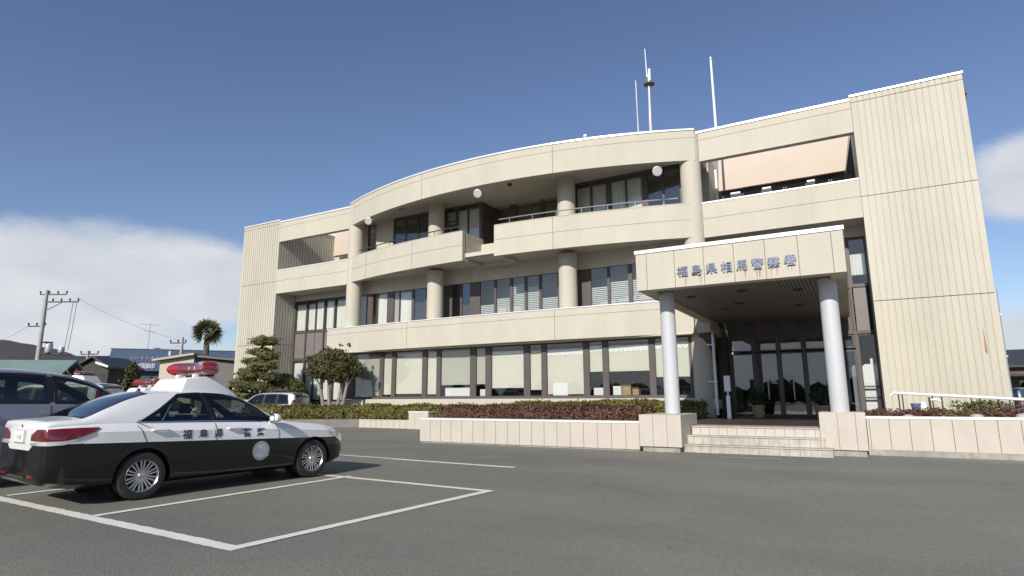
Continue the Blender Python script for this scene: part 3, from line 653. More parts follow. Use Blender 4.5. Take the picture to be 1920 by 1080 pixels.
hd = MB(); hd.box(-30.0, -24.0, YL - 0.05, YL + 0.2, 7.34, 7.675); part('window_head_wall', 'soffit', hd)
hd = MB(); hd.box(-30.0, -24.0, YL - 0.08, YL + 0.2, 0, 1.18); part('window_sill_wall', 'concrete_grey', hd)
# left terrace side wall and salmon screens
def screen(pts, x0, x1, y0, y1, z0, z1, cut):
    s = MB(); t = 0.14
    s.add([(x0, y0, z0), (x1 - cut, y0, z0), (x1, y1, z1), (x0, y1, z1), (x0, y0 + t, z0), (x1 - cut, y0 + t, z0), (x1, y1 + t, z1), (x0, y1 + t, z1)],
          [(0, 1, 2, 3), (7, 6, 5, 4), (0, 4, 5, 1), (1, 5, 6, 2), (2, 6, 7, 3), (3, 7, 4, 0)])
    return part('sloped_screen', 'salmon', s)
screen(None, -4.62, 0.84, 27.75, 28.2, 10.74, 12.7, 0.32)
screen(None, -30.6, -23.7, 28.46, 28.50, 10.90, 12.9, 0.0)
for k in range(6):
    a = -4.55 + k * 0.9; window(a, a + 0.86, 8.6, 10.72, 28.1, 0.05, 'pane_mirror')
wb_ = MB(); wb_.box(-5.7, 0.84, 28.36, 28.46, 7.95, 12.6); part('terrace_wall', 'brown_panel', wb_)
for k in range(4):
    a = -29.4 + k * 1.3; window(a, a + 1.2, 9.4, 10.86, 28.42, 0.05, 'pane_mirror')
vp = MB(); vp.tube([(-4.62, 27.2, 7.95), (-4.62, 27.2, 11.6)], 0.06, 10); part('vent_pipe', 'white_paint', vp)
for (x, y, w) in ((-4.1, 27.6, .42), (-2.75, 27.6, .36), (-0.95, 27.6, .3)):
    v = MB(); v.box(x, x + w, y, y + 0.3, 9.2, 10.52); part('equipment_cabinet', 'white_paint', v)

# right wing glazing around and above the porch
YR = 25.50
gx = [-4.25, -3.35, -2.45, -1.55, -0.65, 0.22]
for i in range(5):
    window(gx[i] + 0.04, gx[i + 1] - 0.04, 0.64, 3.05, YR, 0.05, 'pane_mirror')
    window(gx[i] + 0.04, gx[i + 1] - 0.04, 3.12, 3.62, YR, 0.05, 'pane_mirror')
    window(gx[i] + 0.04, gx[i + 1] - 0.04, 5.45, 7.25, YR, 0.05, 'pane_mirror')
window(0.26, 0.85, 0.64, 3.62, YR, 0.05, 'pane_clear', divide=[1.3, 1.7])
window(0.26, 0.85, 5.45, 7.25, YR, 0.05, 'pane_clear', (6.65, 5.85), 'curtain')
p2 = MB(); p2.box(0.30, 0.74, YR - 0.02, YR + 0.04, 3.74, 5.36); part('spandrel_panel', 'brown_panel', p2)
for x in gx + [0.855]: ps = MB(); ps.box(x - 0.04, x + 0.04 if x < 0.8 else x, YR - 0.09, YR + 0.12, 0.6, 7.3); part('window_post', 'brown_frame', ps)
for (z0, z1) in ((3.63, 3.73), (5.37, 5.44)): ps = MB(); ps.box(-4.2, 0.8, YR - 0.07, YR + 0.1, z0, z1); part('window_rail', 'brown_frame', ps)
p2 = MB(); p2.box(-4.22, 0.22, YR + 0.03, YR + 0.1, 3.74, 5.36); part('spandrel_panel', 'brown_frame', p2)
hd = MB(); hd.box(-4.65, 0.86, YR - 0.05, YR + 0.2, 7.3, 7.675); part('window_head_wall', 'soffit', hd)
dw = MB(); dw.box(-4.62, -4.30, 25.0, 25.6, 0.6, 3.7); part('porch_side_wall', 'dark_wall', dw)
for x in (-2.0, -2.9):
    h = MB(); h.tube([(x, YR - 0.14, 1.25), (x, YR - 0.14, 1.95)], 0.018, 8)
    for z in (1.3, 1.9): h.tube([(x, YR - 0.14, z), (x, YR - 0.02, z)], 0.012, 6)
    part('door_handle', 'steel', h)
w = MB(); w.tube([(-4.52, 23.55, 0.7), (-4.52, 23.55, 3.6), (-4.60, 23.9, 3.9)], 0.055, 10)
for z in (1.9, 3.3): w.box(-4.80, -4.46, 23.6, 23.66, z, z + 0.05)
part('downpipe', 'white_paint', w)

# floodlights under the roof edge
for (x, y, z) in ((-20.75, 21.9, 10.25), (-14.05, 21.75, 10.48), (-5.95, 22.2, 10.10)):
    f = MB(); d = Vector((0.35, -0.9, -0.32)).normalized(); q = d.to_track_quat('Z', 'Y').to_matrix()
    pr = [(0.0, -0.24), (0.08, -0.22), (0.12, -0.12), (0.18, 0.0), (0.195, 0.02), (0.172, 0.03)]
    n = 22; o = len(f.v)
    for r_, h in pr:
        for k in range(n):
            t = 2 * math.pi * k / n; p = q @ Vector((r_ * math.cos(t), r_ * math.sin(t), h)); f.v.append((x + p.x, y + p.y, z + p.z))
    for i in range(len(pr) - 1):
        for k in range(n):
            a = o + i * n + k; b = o + i * n + (k + 1) % n; f.f.append((a, b, b + n, a + n)); f.mi.append(0); f.sm.append(True)
    fo = part('floodlight', 'galv', f)
    l = MB(); p0 = [q @ Vector((0.171 * math.cos(2 * math.pi * k / n), 0.171 * math.sin(2 * math.pi * k / n), 0.028)) for k in range(n)]
    l.add([(x + p.x, y + p.y, z + p.z) for p in p0], [tuple(range(n))]); l.build('lens', 'lamp_clear', fo)
    b = MB(); b.tube([(x - d.x * 0.2, y - d.y * 0.2, z + 0.05), (x - 0.05, y + 0.35, z + 0.18), (x - 0.05, y + 0.6, z + 0.22)], 0.025, 6); b.build('bracket', 'steel', fo)

# ------------------------------------------------------------------ entrance canopy
CAN = empty('entrance_canopy', (-2.4, 18, 0), 'cream porch canopy carrying metal lettering on two white round columns', 'canopy')
X0, X1, YA, YB_, ZL, ZT = -4.87, 0.10, 15.5, 24.9, 4.20, 5.20
f = MB(); f.box(X0, X1, YA, YA + 0.35, ZL, ZT)
for x in (-4.58, -3.83, -3.08, -2.34, -1.61, -0.87, -0.15): f.box(x - 0.008, x + 0.008, YA - 0.003, YA + 0.01, ZL + .002, ZT - .002, 1)
fo = f.build('front_fascia', ['cream', 'sealant'], CAN)
for (a, b) in ((X0, X0 + 0.35), (X1 - 0.35, X1)):
    s = MB(); s.box(a, b, YA + 0.352, YB_, ZL, ZT); s.build('side_fascia', 'cream', CAN)
c = MB(); c.box(X0 - 0.03, X1 + 0.03, YA - 0.03, YA + 0.40, ZT + 0.003, ZT + 0.10); c.box(X0 - 0.03, X0 + 0.38, YA + 0.40, YB_, ZT + 0.003, ZT + 0.10); c.box(X1 - 0.38, X1 + 0.03, YA + 0.40, YB_, ZT + 0.003, ZT + 0.10)
c.build('coping', 'coping', CAN)
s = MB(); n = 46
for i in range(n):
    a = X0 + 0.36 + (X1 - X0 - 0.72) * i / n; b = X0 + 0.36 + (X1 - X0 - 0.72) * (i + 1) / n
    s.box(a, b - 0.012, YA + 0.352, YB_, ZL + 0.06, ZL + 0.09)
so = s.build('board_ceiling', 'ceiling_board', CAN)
s = MB(); s.box(X0 + 0.36, X1 - 0.36, YA + 0.36, YB_, ZL + 0.12, ZT - 0.05); s.build('roof_deck', 'dark_wall', CAN)
for (x, y) in ((-3.9, 17.6), (-2.45, 17.2), (-1.1, 17.8), (-2.9, 19.6), (-3.5, 20.6), (-1.3, 21.0)):
    l = MB(); l.lathe([(0.0, ZL + 0.045), (0.10, ZL + 0.045), (0.10, ZL + 0.03), (0.13, ZL + 0.03), (0.135, ZL + 0.058)], (x, y, 0), n=20); l.build('downlight', 'dark_steel', CAN)
for x in (-4.37, -0.35):
    p = MB(); p.cyl(x, 16.62, 0.62, 4.25, 0.205, 36); p.build('column', 'column_white', CAN)
SIGN = "福島県相馬警察署"
for i, ch in enumerate(SIGN):
    vs, fs = text_mb(ch, 0.285, 0.02, 0.004)
    x = -3.63 + 2.57 * i / 7
    b = MB(); b.add([(x + v.x, YA - 0.035 - v.z, 4.60 + v.y) for v in vs], fs); b.build('letter', 'letter_metal', fo)
rs = MB()
for (i, dx, ln, w) in ((0, .06, .28, .014), (0, .10, .20, .008), (1, .05, .2, .008), (1, .1, .26, .012), (4, .07, .24, .012), (4, .04, .12, .006), (5, -.03, .26, .016), (5, .03, .26, .014), (5, .055, .18, .007), (6, -.07, .22, .013), (6, .06, .2, .013), (7, .02, .16, .011), (7, -.06, .14, .007), (3, 0.05, .1, .006), (2, 0.03, .08, .005)):
    x = -3.63 + 2.57 * i / 7 + dx; zt = 4.46; zb = max(ZL + 0.005, zt - ln)
    rs = MB(); rs.add([(x - w, YA - 0.0022, zt), (x - w * 0.35, YA - 0.0022, zb), (x + w * 0.35, YA - 0.0022, zb), (x + w, YA - 0.0022, zt)], [(0, 1, 2, 3)]); rs.build('rust_streak', 'rust', fo)
def rustmat():
    m = M['rust']; nt = m.node_tree; N = nt.nodes; L = nt.links; b = N['Principled BSDF']
    g_ = N.new('ShaderNodeNewGeometry'); t = N.new('ShaderNodeTexNoise'); t.inputs['Scale'].default_value = 9; L.new(g_.outputs['Position'], t.inputs[0])
    mr = N.new('ShaderNodeMapRange'); mr.inputs['From Min'].default_value = 0.35; mr.inputs['From Max'].default_value = 0.75; mr.inputs['To Min'].default_value = 0.25; mr.inputs['To Max'].default_value = 0.95
    L.new(t.outputs['Fac'], mr.inputs[0]); L.new(mr.outputs[0], b.inputs['Alpha'])
rustmat()
# ------------------------------------------------------------------ steps, planters
STP = empty('entrance_steps', (-2.35, 16, 0), 'pale stone entrance steps leading up to the dark tiled porch floor', 'steps')
for (x0, x1, y, z0, z1, m_) in ((-4.15, -0.55, 15.75, 0.0, 0.19, 'step_stone'), (-3.95, -0.72, 16.10, 0.19, 0.40, 'step_stone'), (-3.84, -0.80, 16.45, 0.40, 0.62, 'cream_tile')):
    s = MB(); s.box(x0, x1, y, 17.3, z0, z1 - 0.03); s.box(x0 - 0.01, x1 + 0.01, y - 0.025, 17.3, z1 - 0.028, z1, 1)
    k = x0 + 0.22
    while k < x1 - 0.05:
        s.box(k - 0.005, k + 0.005, y - 0.003, y + 0.01, z0 + 0.002, z1 - 0.032, 2); k += 0.225
    s.build('step', [m_, 'step_stone', 'concrete_grey'], STP)
s = MB(); s.box(-4.9, 0.8, 17.3, 25.6, 0, 0.60); s.build('porch_floor', 'porch_tile', STP)

def tile_wall(mb, x0, x1, y0, y1, z0, z1, pitch, capz=0.06, first=None):
    """rendered wall with vertical joints and a pale cap"""
    mb.box(x0, x1, y0, y1, z0, z1)
    x = x0 + (first if first is not None else pitch)
    while x < x1 - 0.05:
        mb.box(x - 0.007, x + 0.007, y0 - 0.003, y0 + 0.01, z0 + 0.002, z1 - 0.002, 1); x += pitch
    mb.box(x0 - 0.012, x1 + 0.012, y0 - 0.014, y1 + 0.01, z1 + 0.002, z1 + capz, 2)
PL = empty('planter', (-8.5, 15.6, 0), 'long cream tiled planter wall left of the steps holding a red hedge', 'planter', 'cream tiled planters')
w = MB(); tile_wall(w, -12.14, -4.98, 15.5, 15.75, 0.04, 0.70, 0.40); 
w.build('front_wall', ['cream_tile', 'sealant', 'coping'], PL)
w = MB(); w.box(-12.13, -11.90, 15.76, 22.0, 0.04, 0.68); w.build('end_wall', 'cream_tile', PL)
w = MB(); w.box(-11.88, -4.99, 15.77, 17.45, 0.05, 0.62); w.build('soil_bed', 'soil', PL)
w = MB(); w.box(-12.1, -5.0, 15.53, 15.7, -0.01, 0.038); w.build('footing', 'concrete', PL)
w = MB(); w.box(-4.96, -3.88, 15.46, 17.28, 0.13, 0.93)
for x in (-4.60, -4.24): w.box(x - 0.007, x + 0.007, 15.457, 15.47, 0.135, 0.925, 1)
w.build('column_block', ['cream_tile', 'sealant'], PL, bevel=0.05)
w = MB(); w.box(-4.9, -3.95, 15.52, 17.2, -0.01, 0.128); w.build('block_footing', 'concrete', PL)
PR = empty('planter', (3, 16.9, 0), 'cream tiled planter wall right of the steps below the ribbed tower', 'planter', 'cream tiled planters')
w = MB(); tile_wall(w, 0.18, 9.0, 16.9, 17.15, 0.13, 0.84, 0.405, first=0.05); w.build('front_wall', ['cream_tile', 'sealant', 'coping'], PR)
w = MB(); w.box(0.16, 9.0, 16.86, 17.13, -0.01, 0.128); w.build('footing', 'concrete', PR)
w = MB(); w.box(0.2, 9.0, 17.17, 22.3, 0.1, 0.80); w.build('soil_bed', 'soil', PR)
w = MB(); w.box(-0.80, 0.16, 16.25, 17.28, 0.14, 1.0)
for x in (-0.42, -0.05): w.box(x - 0.007, x + 0.007, 16.247, 16.26, 0.145, 0.99, 1)
w.build('column_block', ['cream_tile', 'sealant'], PR, bevel=0.05)
w = MB(); w.box(-0.74, 0.12, 16.30, 17.2, -0.01, 0.138); w.build('block_footing', 'concrete', PR)
# kerb planter against the left half of the building
KP = empty('kerb_planter', (-19, 22, 0), 'low tiled kerb wall with grey bend in front of the green clipped hedge', 'planter')
w = MB(); tile_wall(w, -20.9, -17.75, 21.95, 22.15, 0.0, 0.34, 0.36, 0.04); w.build('tiled_wall', ['cream_tile', 'sealant', 'cream_tile'], KP)
w = MB(); w.box(-17.74, -16.64, 21.80, 22.2, 0.0, 0.72); 
for x in (-17.4, -17.05): w.box(x - 0.006, x + 0.006, 21.797, 21.81, 0.005, 0.715, 1)
w.box(-17.76, -16.62, 21.78, 22.22, 0.722, 0.78, 2); w.build('end_block', ['cream_tile', 'sealant', 'coping'], KP)
w = MB(); w.prism([(-26.4, 18.9), (-20.92, 21.95), (-20.92, 22.15), (-26.5, 19.1)], 0, 0.38); w.build('grey_wall', 'concrete_grey', KP)
w = MB(); w.prism([(-26.4, 19.12), (-20.9, 22.16), (-12.2, 22.16), (-12.2, 23.7), (-22, 23.7), (-27.4, 20.6)], 0.0, 0.32); w.build('soil_bed', 'soil', KP)
w = MB(); w.prism([(-11.88, 17.46), (-5.0, 17.46), (-5.0, 23.7), (-12.1, 23.7)], 0.0, 0.55); w.build('soil_bed', 'soil', PL)

# ------------------------------------------------------------------ vegetation
def leaf(mb, p, s, nrm=None, mi=0, asp=0.55):
    d = Vector((random.gauss(0, 1), random.gauss(0, 1), random.gauss(0, 1)))
    if nrm is not None: d = d * 0.75 + nrm * 1.3
    d.normalize(); a = d.orthogonal().normalized(); a = Matrix.Rotation(random.uniform(0, 6.28), 3, d) @ a; b = d.cross(a)
    a *= s; b *= s * asp; p = Vector(p); o = len(mb.v)
    mb.v += [tuple(p - a), tuple(p + b * 0.9 - a * .1), tuple(p + a), tuple(p - b * 0.9 - a * .1)]
    mb.f.append((o, o + 1, o + 2, o + 3)); mb.mi.append(mi); mb.sm.append(False)
def blob_leaves(mb, c, r, n, s, shell=0.55, rough=0.22, seed=0.0, mi=0, flat=None):
    c = Vector(c)
    for _ in range(n):
        d = Vector((random.gauss(0, 1), random.gauss(0, 1), random.gauss(0, 1))).normalized()
        k = 1 + rough * 2.0 * mnoise.noise(d * 2.2 + Vector((seed, seed * 1.7, 0))) + rough * mnoise.noise(d * 6 + Vector((seed, 0, seed)))
        t = (shell + (1 - shell) * random.random() ** 0.6) * k
        p = Vector((d.x * r[0] * t, d.y * r[1] * t, d.z * r[2] * t))
        if flat is not None and p.z < -flat * r[2]: p.z = -flat * r[2] + random.uniform(-.1, .1) * r[2]
        leaf(mb, c + p, s * random.uniform(0.7, 1.25), d, mi)
def hedge(name, path, width, z0, ztop, dens, s, mats, label, cat, ragged=0.07, stems=0.0, group=None, mixfn=None):
    """clipped hedge along a polyline: leaf-clad top, front, back and ends over an irregular leafy core"""
    mb = MB()
    for i in range(len(path) - 1):
        a = Vector((*path[i], 0)); b = Vector((*path[i + 1], 0)); d = (b - a); ln = d.length; d.normalize(); nr = Vector((d.y, -d.x, 0))
        zt = lambda p: ztop + ragged * 1.6 * mnoise.noise(Vector((p.x * 0.9, p.y * 0.9, 3.1))) + ragged * 0.8 * mnoise.noise(Vector((p.x * 3.2, p.y * 3.2, 1.1)))
        cnt = int(ln * width * dens)
        for _ in range(cnt):
            p = a + d * random.uniform(0, ln) + nr * random.uniform(-width / 2, width / 2)
            z = zt(p) + random.gauss(0, 0.035); leaf(mb, (p.x, p.y, z), s * random.uniform(.7, 1.3), Vector((0, 0, 1)))
        for side in (1, -1):
            for _ in range(int(ln * (ztop - z0) * dens * (1.0 if side > 0 else 0.35))):
                q = a + d * random.uniform(0, ln); h = random.random() ** 0.8
                bulge = 0.06 * math.sin(h * 3.1) + 0.10 * mnoise.noise(Vector((q.x * 1.3, q.y * 1.3, h * 2.0)))
                p = q + nr * side * (width / 2 + bulge - random.random() ** 2 * 0.16)
                leaf(mb, (p.x, p.y, z0 + (zt(q) - z0) * h), s * random.uniform(.7, 1.3), nr * side)
        for _ in range(int(ln * width * (ztop - z0) * dens * 0.5)):
            p = a + d * random.uniform(0, ln) + nr * random.uniform(-width / 2, width / 2); leaf(mb, (p.x, p.y, random.uniform(z0, ztop)), s * 1.3)
        if stems:
            for _ in range(int(ln * stems)):
                p = a + d * random.uniform(0, ln) + nr * random.uniform(-width / 2, width / 2)
                mb.tube([(p.x, p.y, z0 - 0.05), (p.x + random.gauss(0, .06), p.y + random.gauss(0, .06), ztop + random.uniform(-.1, .06))], [0.008, 0.004], 4, 1, False)
    o = mb.build(name, mats); tag(o, label, cat, group); return o
hedge('hedge', [(-26.3, 19.75), (-21.0, 22.75), (-12.6, 22.75)], 1.0, 0.30, 1.00, 520, 0.062, ['leaf_hedge', 'bark'], 'long clipped yellow green hedge along the kerb in front of the building', 'hedge', 0.09, 5)
hedge('hedge', [(-12.4, 22.55), (-4.75, 22.55)], 1.0, 0.55, 1.16, 520, 0.062, ['leaf_hedge', 'bark'], 'green clipped hedge behind the red hedge under the ground floor windows', 'hedge', 0.06, 5)
hedge('red_hedge', [(-11.75, 16.55), (-5.05, 16.55)], 1.25, 0.62, 1.10, 900, 0.042, ['leaf_red', 'bark'], 'red leaved winter hedge growing in the planter left of the steps', 'hedge', 0.07, 14)
def shrub(c, r, n, s, m_, label, grp='low shrubs in the right planter', stems=14):
    mb = MB(); blob_leaves(mb, c, r, n, s, 0.35, 0.25, c[0] * 3.1)
    for _ in range(stems):
        a = random.uniform(0, 6.28); q = random.uniform(0.2, 0.9)
        mb.tube([(c[0], c[1], c[2] - r[2]), (c[0] + math.cos(a) * r[0] * q, c[1] + math.sin(a) * r[1] * q, c[2] + r[2] * random.uniform(.2, .95))], [0.01, 0.004], 4, 1, False)
    o = mb.build('shrub', [m_, 'bark']); tag(o, label, 'shrub', grp)
shr = [(0.50, 17.75, .42, 'leaf_red', 'small red shrub beside the right porch column'), (1.15, 17.8, .40, 'leaf_red', 'red shrub in front of the blue bucket'), (1.85, 17.9, .42, 'leaf_mixed', 'reddish shrub in front of the garden tap'),
       (2.5, 18.1, .48, 'leaf_mixed', 'red and green shrub below the middle of the ribbed tower'), (3.15, 18.2, .50, 'leaf_red', 'taller red shrub below the right edge of the ribbed tower'), (3.9, 18.3, .52, 'leaf_mixed', 'brownish shrub at the far right end of the planter'), (4.7, 18.3, .5, 'leaf_mixed', 'brownish shrub at the far right end of the planter'),
       (1.5, 18.9, .42, 'leaf_mixed', 'shrub behind the front row near the tap')]
for (x, y, r, m_, lb) in shr: shrub((x, y, 0.80 + r * 0.20), (r * 1.15, r, r * 0.44), 1000, 0.042, m_, lb)
shrub((3.2, 22.0, 1.08), (0.80, 0.4, 0.16), 600, 0.05, 'leaf_dome', 'flat green shrub under the white handrail by the tower')
for i, (x, y, s) in enumerate(((1.05, 17.32, .13), (1.62, 17.35, .07), (1.98, 17.36, .08), (2.36, 17.32, .15), (2.95, 17.34, .09), (3.22, 17.33, .17), (1.75, 17.45, .1), (2.62, 17.34, .07))):
    st_ = MB(); n = 10; rr = [(0.0, -s * .2)] + [(s * math.sin(math.pi * k / 7) * random.uniform(.85, 1.1), s * .5 - s * .6 * math.cos(math.pi * k / 7)) for k in range(1, 7)] + [(0.0, s * 1.1)]
    st_.lathe(rr, (x, y, 0.80), n=9); st_.v = [(vx + random.gauss(0, s * .07), vy + random.gauss(0, s * .07), vz) for vx, vy, vz in st_.v]
    tag(st_.build('rock', 'stone'), 'pale rock lying on the soil of the right planter', 'rock', 'rocks in the right planter')

# cloud-pruned pine
PT = empty('pine_tree', (-29.3, 22.3, 0), 'cloud pruned pine in stacked flat pads in front of the left ribbed tower', 'tree')
tk = MB(); tk.tube([(-29.2, 22.3, 0), (-29.3, 22.3, 1.0), (-28.95, 22.35, 1.7), (-29.15, 22.3, 2.5), (-28.75, 22.3, 3.3), (-28.7, 22.3, 4.3)], [.17, .15, .13, .11, .08, .04], 10)
pads = [(-28.35, 22.2, 4.52, .95, .30), (-28.75, 22.3, 3.95, .85, .24), (-27.9, 22.2, 3.70, .75, .24), (-28.95, 22.2, 3.42, .95, .26), (-28.1, 22.0, 3.15, .95, .28), (-29.75, 22.3, 2.85, .85, .26), (-28.8, 21.9, 2.72, 1.05, .34),
        (-27.85, 22.3, 2.55, .75, .26), (-30.2, 22.2, 2.25, .85, .28), (-29.2, 21.8, 2.10, 1.05, .34), (-28.2, 22.0, 2.02, .75, .26), (-30.35, 22.1, 1.66, .80, .24), (-29.4, 21.9, 1.52, .8, .24), (-27.75, 22.3, 1.85, .5, .2)]
cr = MB()
for i, (x, y, z, r, h) in enumerate(pads):
    x = -29.0 + (x + 29.0) * .9; r *= .86; blob_leaves(cr, (x, y, z), (r, r * 0.9, h * 1.05), int(2600 * r), 0.06, 0.4, 0.26, i * 1.9, flat=0.6)
    tk.tube([(-29.1 + (x + 29.1) * 0.1, 22.3, z - 0.45), (x * 0.5 - 29.0 * 0.5, (y + 22.3) / 2, z - 0.28), (x, y, z - 0.08)], [0.055, 0.045, 0.02], 6)
tk.build('trunk', 'bark', PT); cr.build('crown', 'leaf_pine', PT)
# multi-stemmed rounded tree
RT = empty('round_tree', (-22.7, 21.9, 0.2), 'multi stemmed tree clipped to a dark rounded crown in front of the hedge end', 'tree')
tk = MB()
for (x0, x1, y) in ((-23.25, -23.55, 21.9), (-22.75, -22.9, 21.8), (-22.5, -22.2, 22.0), (-22.1, -21.8, 21.95)):
    tk.tube([(x0, y, 0.2), (x0 + (x1 - x0) * .3, y, 1.1), (x1, y, 2.0), (x1 * .6 - 22.7 * .4, y, 2.8)], [.10, .085, .07, .03], 8)
    for k in range(4): tk.tube([(x1, y, 1.95), (x1 + random.uniform(-.6, .6), y + random.uniform(-.6, .6), 2.9)], [.035, .012], 5)
for x in (-22.35, -21.75): tk.tube([(x, 21.9, 3.3), (x + .05, 21.9, 4.05)], [.012, .006], 4)
cr = MB(); blob_leaves(cr, (-22.7, 21.9, 2.98), (1.36, 1.30, 0.84), 8500, 0.075, 0.6, 0.16, 3.3, flat=0.62); blob_leaves(cr, (-22.3, 21.7, 2.4), (0.65, .6, .30), 600, 0.08, 0.4, 0.25, 5.0)
for x in (-22.35, -21.75): blob_leaves(cr, (x + .05, 21.9, 4.0), (.14, .1, .1), 22, 0.06, 0.2, .2, x)
tk.build('trunk', 'bark_pale', RT); cr.build('crown', 'leaf_round', RT)
mb = MB(); blob_leaves(mb, (-28.35, 23.7, 1.15), (1.55, 1.3, 1.6), 9000, 0.07, 0.85, 0.05, 2.2); tag(mb.build('dome_shrub', ['leaf_dome']), 'large green shrub clipped to a smooth dome beside the pine', 'shrub')
# potted plants in the porch
for (x, y) in ((-3.15, 23.9), (-1.05, 23.7)):
    P = empty('potted_plant', (x, y, 0.6), 'potted green plant in the porch %s' % ('at the left of the doors' if x < -2 else 'beside the right column'), 'plant', 'potted plants in the porch')
    q = MB(); q.lathe([(0.0, .6), (.17, .6), (.23, 1.0), (.25, 1.0), (.25, 1.05), (.2, 1.05), (.19, .98), (0, .98)], (x, y, 0), n=20); q.build('pot', 'pot', P)
    q = MB(); blob_leaves(q, (x, y, 1.32), (.34, .32, .34), 420, .06, .2, .3, x); q.build('foliage', 'leaf_pot', P)
# far trees ---------------------------------------------------------
PA = empty('palm_tree', (-45.9, 30.3, 0), 'tall fan palm with shaggy crown behind the beige house', 'tree')
q = MB(); q.tube([(-45.9, 30.3, 0), (-45.9, 30.3, 3), (-45.93, 30.3, 6.6)], [.27, .25, .21], 10); q.build('trunk', 'palm_bark', PA)
q = MB()
for k in range(46):
    az = k * 2.39996; el = -0.75 + 2.0 * ((k + .5) / 46) ** .8; L_ = random.uniform(0.65, 0.95); d = Vector((math.cos(az) * math.cos(el), math.sin(az) * math.cos(el), math.sin(el)))
    base = Vector((-45.93, 30.3, 6.75)); tip = base + d * L_ * 0.75; q.tube([base, tip], [.02, .012], 4, 0, False)
    for j in range(17):
        a = (j / 16 - .5) * 2.9; s_ = d.orthogonal().normalized(); w = d.cross(s_); u = (d * math.cos(a) + s_ * math.sin(a)).normalized()
        e = tip + u * 0.74 * random.uniform(.8, 1.1); e.z -= 0.26 * random.random(); sd_ = u.cross(w).normalized() * 0.035
        q.add([tip - sd_ * .6, tip + sd_ * .6, (tip + e) / 2 + sd_, e, (tip + e) / 2 - sd_], [(0, 1, 2, 3, 4)])
q.build('crown', 'leaf_palm', PA)
def conifer(x, y, h, r, label):
    T = empty('conifer', (x, y, 0), label, 'tree', 'small trees beyond the parked cars')
    q = MB(); q.tube([(x, y, 0), (x, y, h * .9)], [.16, .03], 8); q.build('trunk', 'bark', T)
    q = MB()
    for k in range(26):
        z = h * (0.12 + 0.86 * k / 25); rr = r * (1.05 - k / 25) ** .7 * random.uniform(.7, 1.15)
        for j in range(4): a = random.uniform(0, 6.28); blob_leaves(q, (x + math.cos(a) * rr * .6, y + math.sin(a) * rr * .6, z + random.uniform(-.1, .1)), (rr * .5 + .1, rr * .5 + .1, .2), 40, .10, .2, .3, k + j)
    q.build('crown', 'leaf_conifer', T)
conifer(-35.6, 19.1, 3.3, 1.05, 'olive bushy conifer in front of the blue shop')
conifer(-34.4, 19.6, 2.4, 0.8, 'lower olive conifer beside the red light bar of the far patrol car')
BT = empty('bare_tree', (-36.5, 16.6, 0), 'bare winter tree with thin brown twigs beside the dark shed', 'tree')
q = MB()
def branch(p, d, L_, r, dep):
    e = p + d * L_; q.tube([p, (p + e) / 2 + Vector((random.gauss(0, .05), random.gauss(0, .05), 0)) * L_, e], [r, r * .8, r * .6], 5, 0, False)
    if dep:
        for k in range(4 if dep > 1 else 5):
            nd = (d + Vector((random.gauss(0, .5), random.gauss(0, .5), random.gauss(.15, .25)))).normalized(); branch(p + d * L_ * random.uniform(.4, 1), nd, L_ * random.uniform(.5, .8), r * .55, dep - 1)
for k in range(5): branch(Vector((-36.5 + random.uniform(-.7, .7), 16.6 + random.uniform(-.7, .7), 0)), Vector((random.gauss(0, .15), random.gauss(0, .15), 1)).normalized(), 1.5, .055, 3)
q.build('twigs', 'bark_pale', BT)

# ------------------------------------------------------------------ small things by the building
HR = empty('handrail', (2.6, 22.4, 0.6), 'white ramp handrail sloping down in front of the right ribbed tower', 'handrail')
q = MB(); q.tube([(0.95, 22.5, 1.36), (1.05, 22.5, 1.46), (5.2, 22.5, 1.18), (6.5, 22.5, 1.10)], 0.045, 10); q.build('rail', 'white_paint', HR)
for i, x in enumerate((1.18, 1.28, 2.05, 2.28, 3.0, 3.2, 3.9, 4.15, 4.8, 5.6, 6.4)):
    q = MB(); q.tube([(x, 22.5, 0.7), (x, 22.5, 1.44 - (x - 1) * 0.065)], 0.018, 8); q.build('post', 'dark_steel', HR)
BK = empty('bucket', (1.62, 22.2, 0.8), 'small blue bucket with white lid beside the garden tap', 'bucket')
q = MB(); q.lathe([(0, .85), (.10, .85), (.135, 1.12), (.145, 1.12), (.145, 1.14), (.12, 1.13), (.1, .9), (0, .9)], (1.58, 22.1, 0), n=18); q.build('body', 'bucket_blue', BK)
q = MB(); q.lathe([(0, 1.2), (.06, 1.19), (.10, 1.10), (.11, .9), (0, .9)], (1.76, 22.15, 0), n=14); q.build('lid', 'board_white', BK)
TP = empty('garden_tap', (1.95, 22.0, 0.8), 'dark standpipe with a pale tap in the right planter', 'tap')
q = MB(); q.tube([(1.93, 22.0, .8), (1.93, 22.0, 1.32)], .03, 8); q.build('standpipe', 'dark_steel', TP)
q = MB(); q.tube([(1.95, 21.97, 1.24), (2.08, 21.95, 1.26), (2.2, 21.95, 1.2)], .03, 8); q.build('spout', 'white_paint', TP)
for (x0, x1, zt, lb) in ((-0.02, 0.22, 2.50, 'narrow white rounded board behind the glass right of the porch column'), (0.33, 0.84, 2.52, 'white panel behind the right porch glazing')):
    B = MB(); r_ = 0.10
    B.prismY([(x0, 0.66), (x1, 0.66), (x1, zt - r_), (x1 - r_ * .5, zt - r_ * .2), (x1 - r_, zt), (x0 + r_, zt), (x0 + r_ * .4, zt - r_ * .3), (x0, zt - r_)], 25.72, 25.78)
    if x0 > 0: B.box(0.60, 0.70, 25.72, 25.78, zt, zt + 0.20)
    tag(B.build('white_panel', 'board_white'), lb, 'board', 'white boards behind the porch glazing')  # plain white upright panels just behind the glass
ST = empty('ashtray_stand', (-3.92, 22.5, 0.6), 'slim white stand beside the porch wall left of the doors', 'stand')
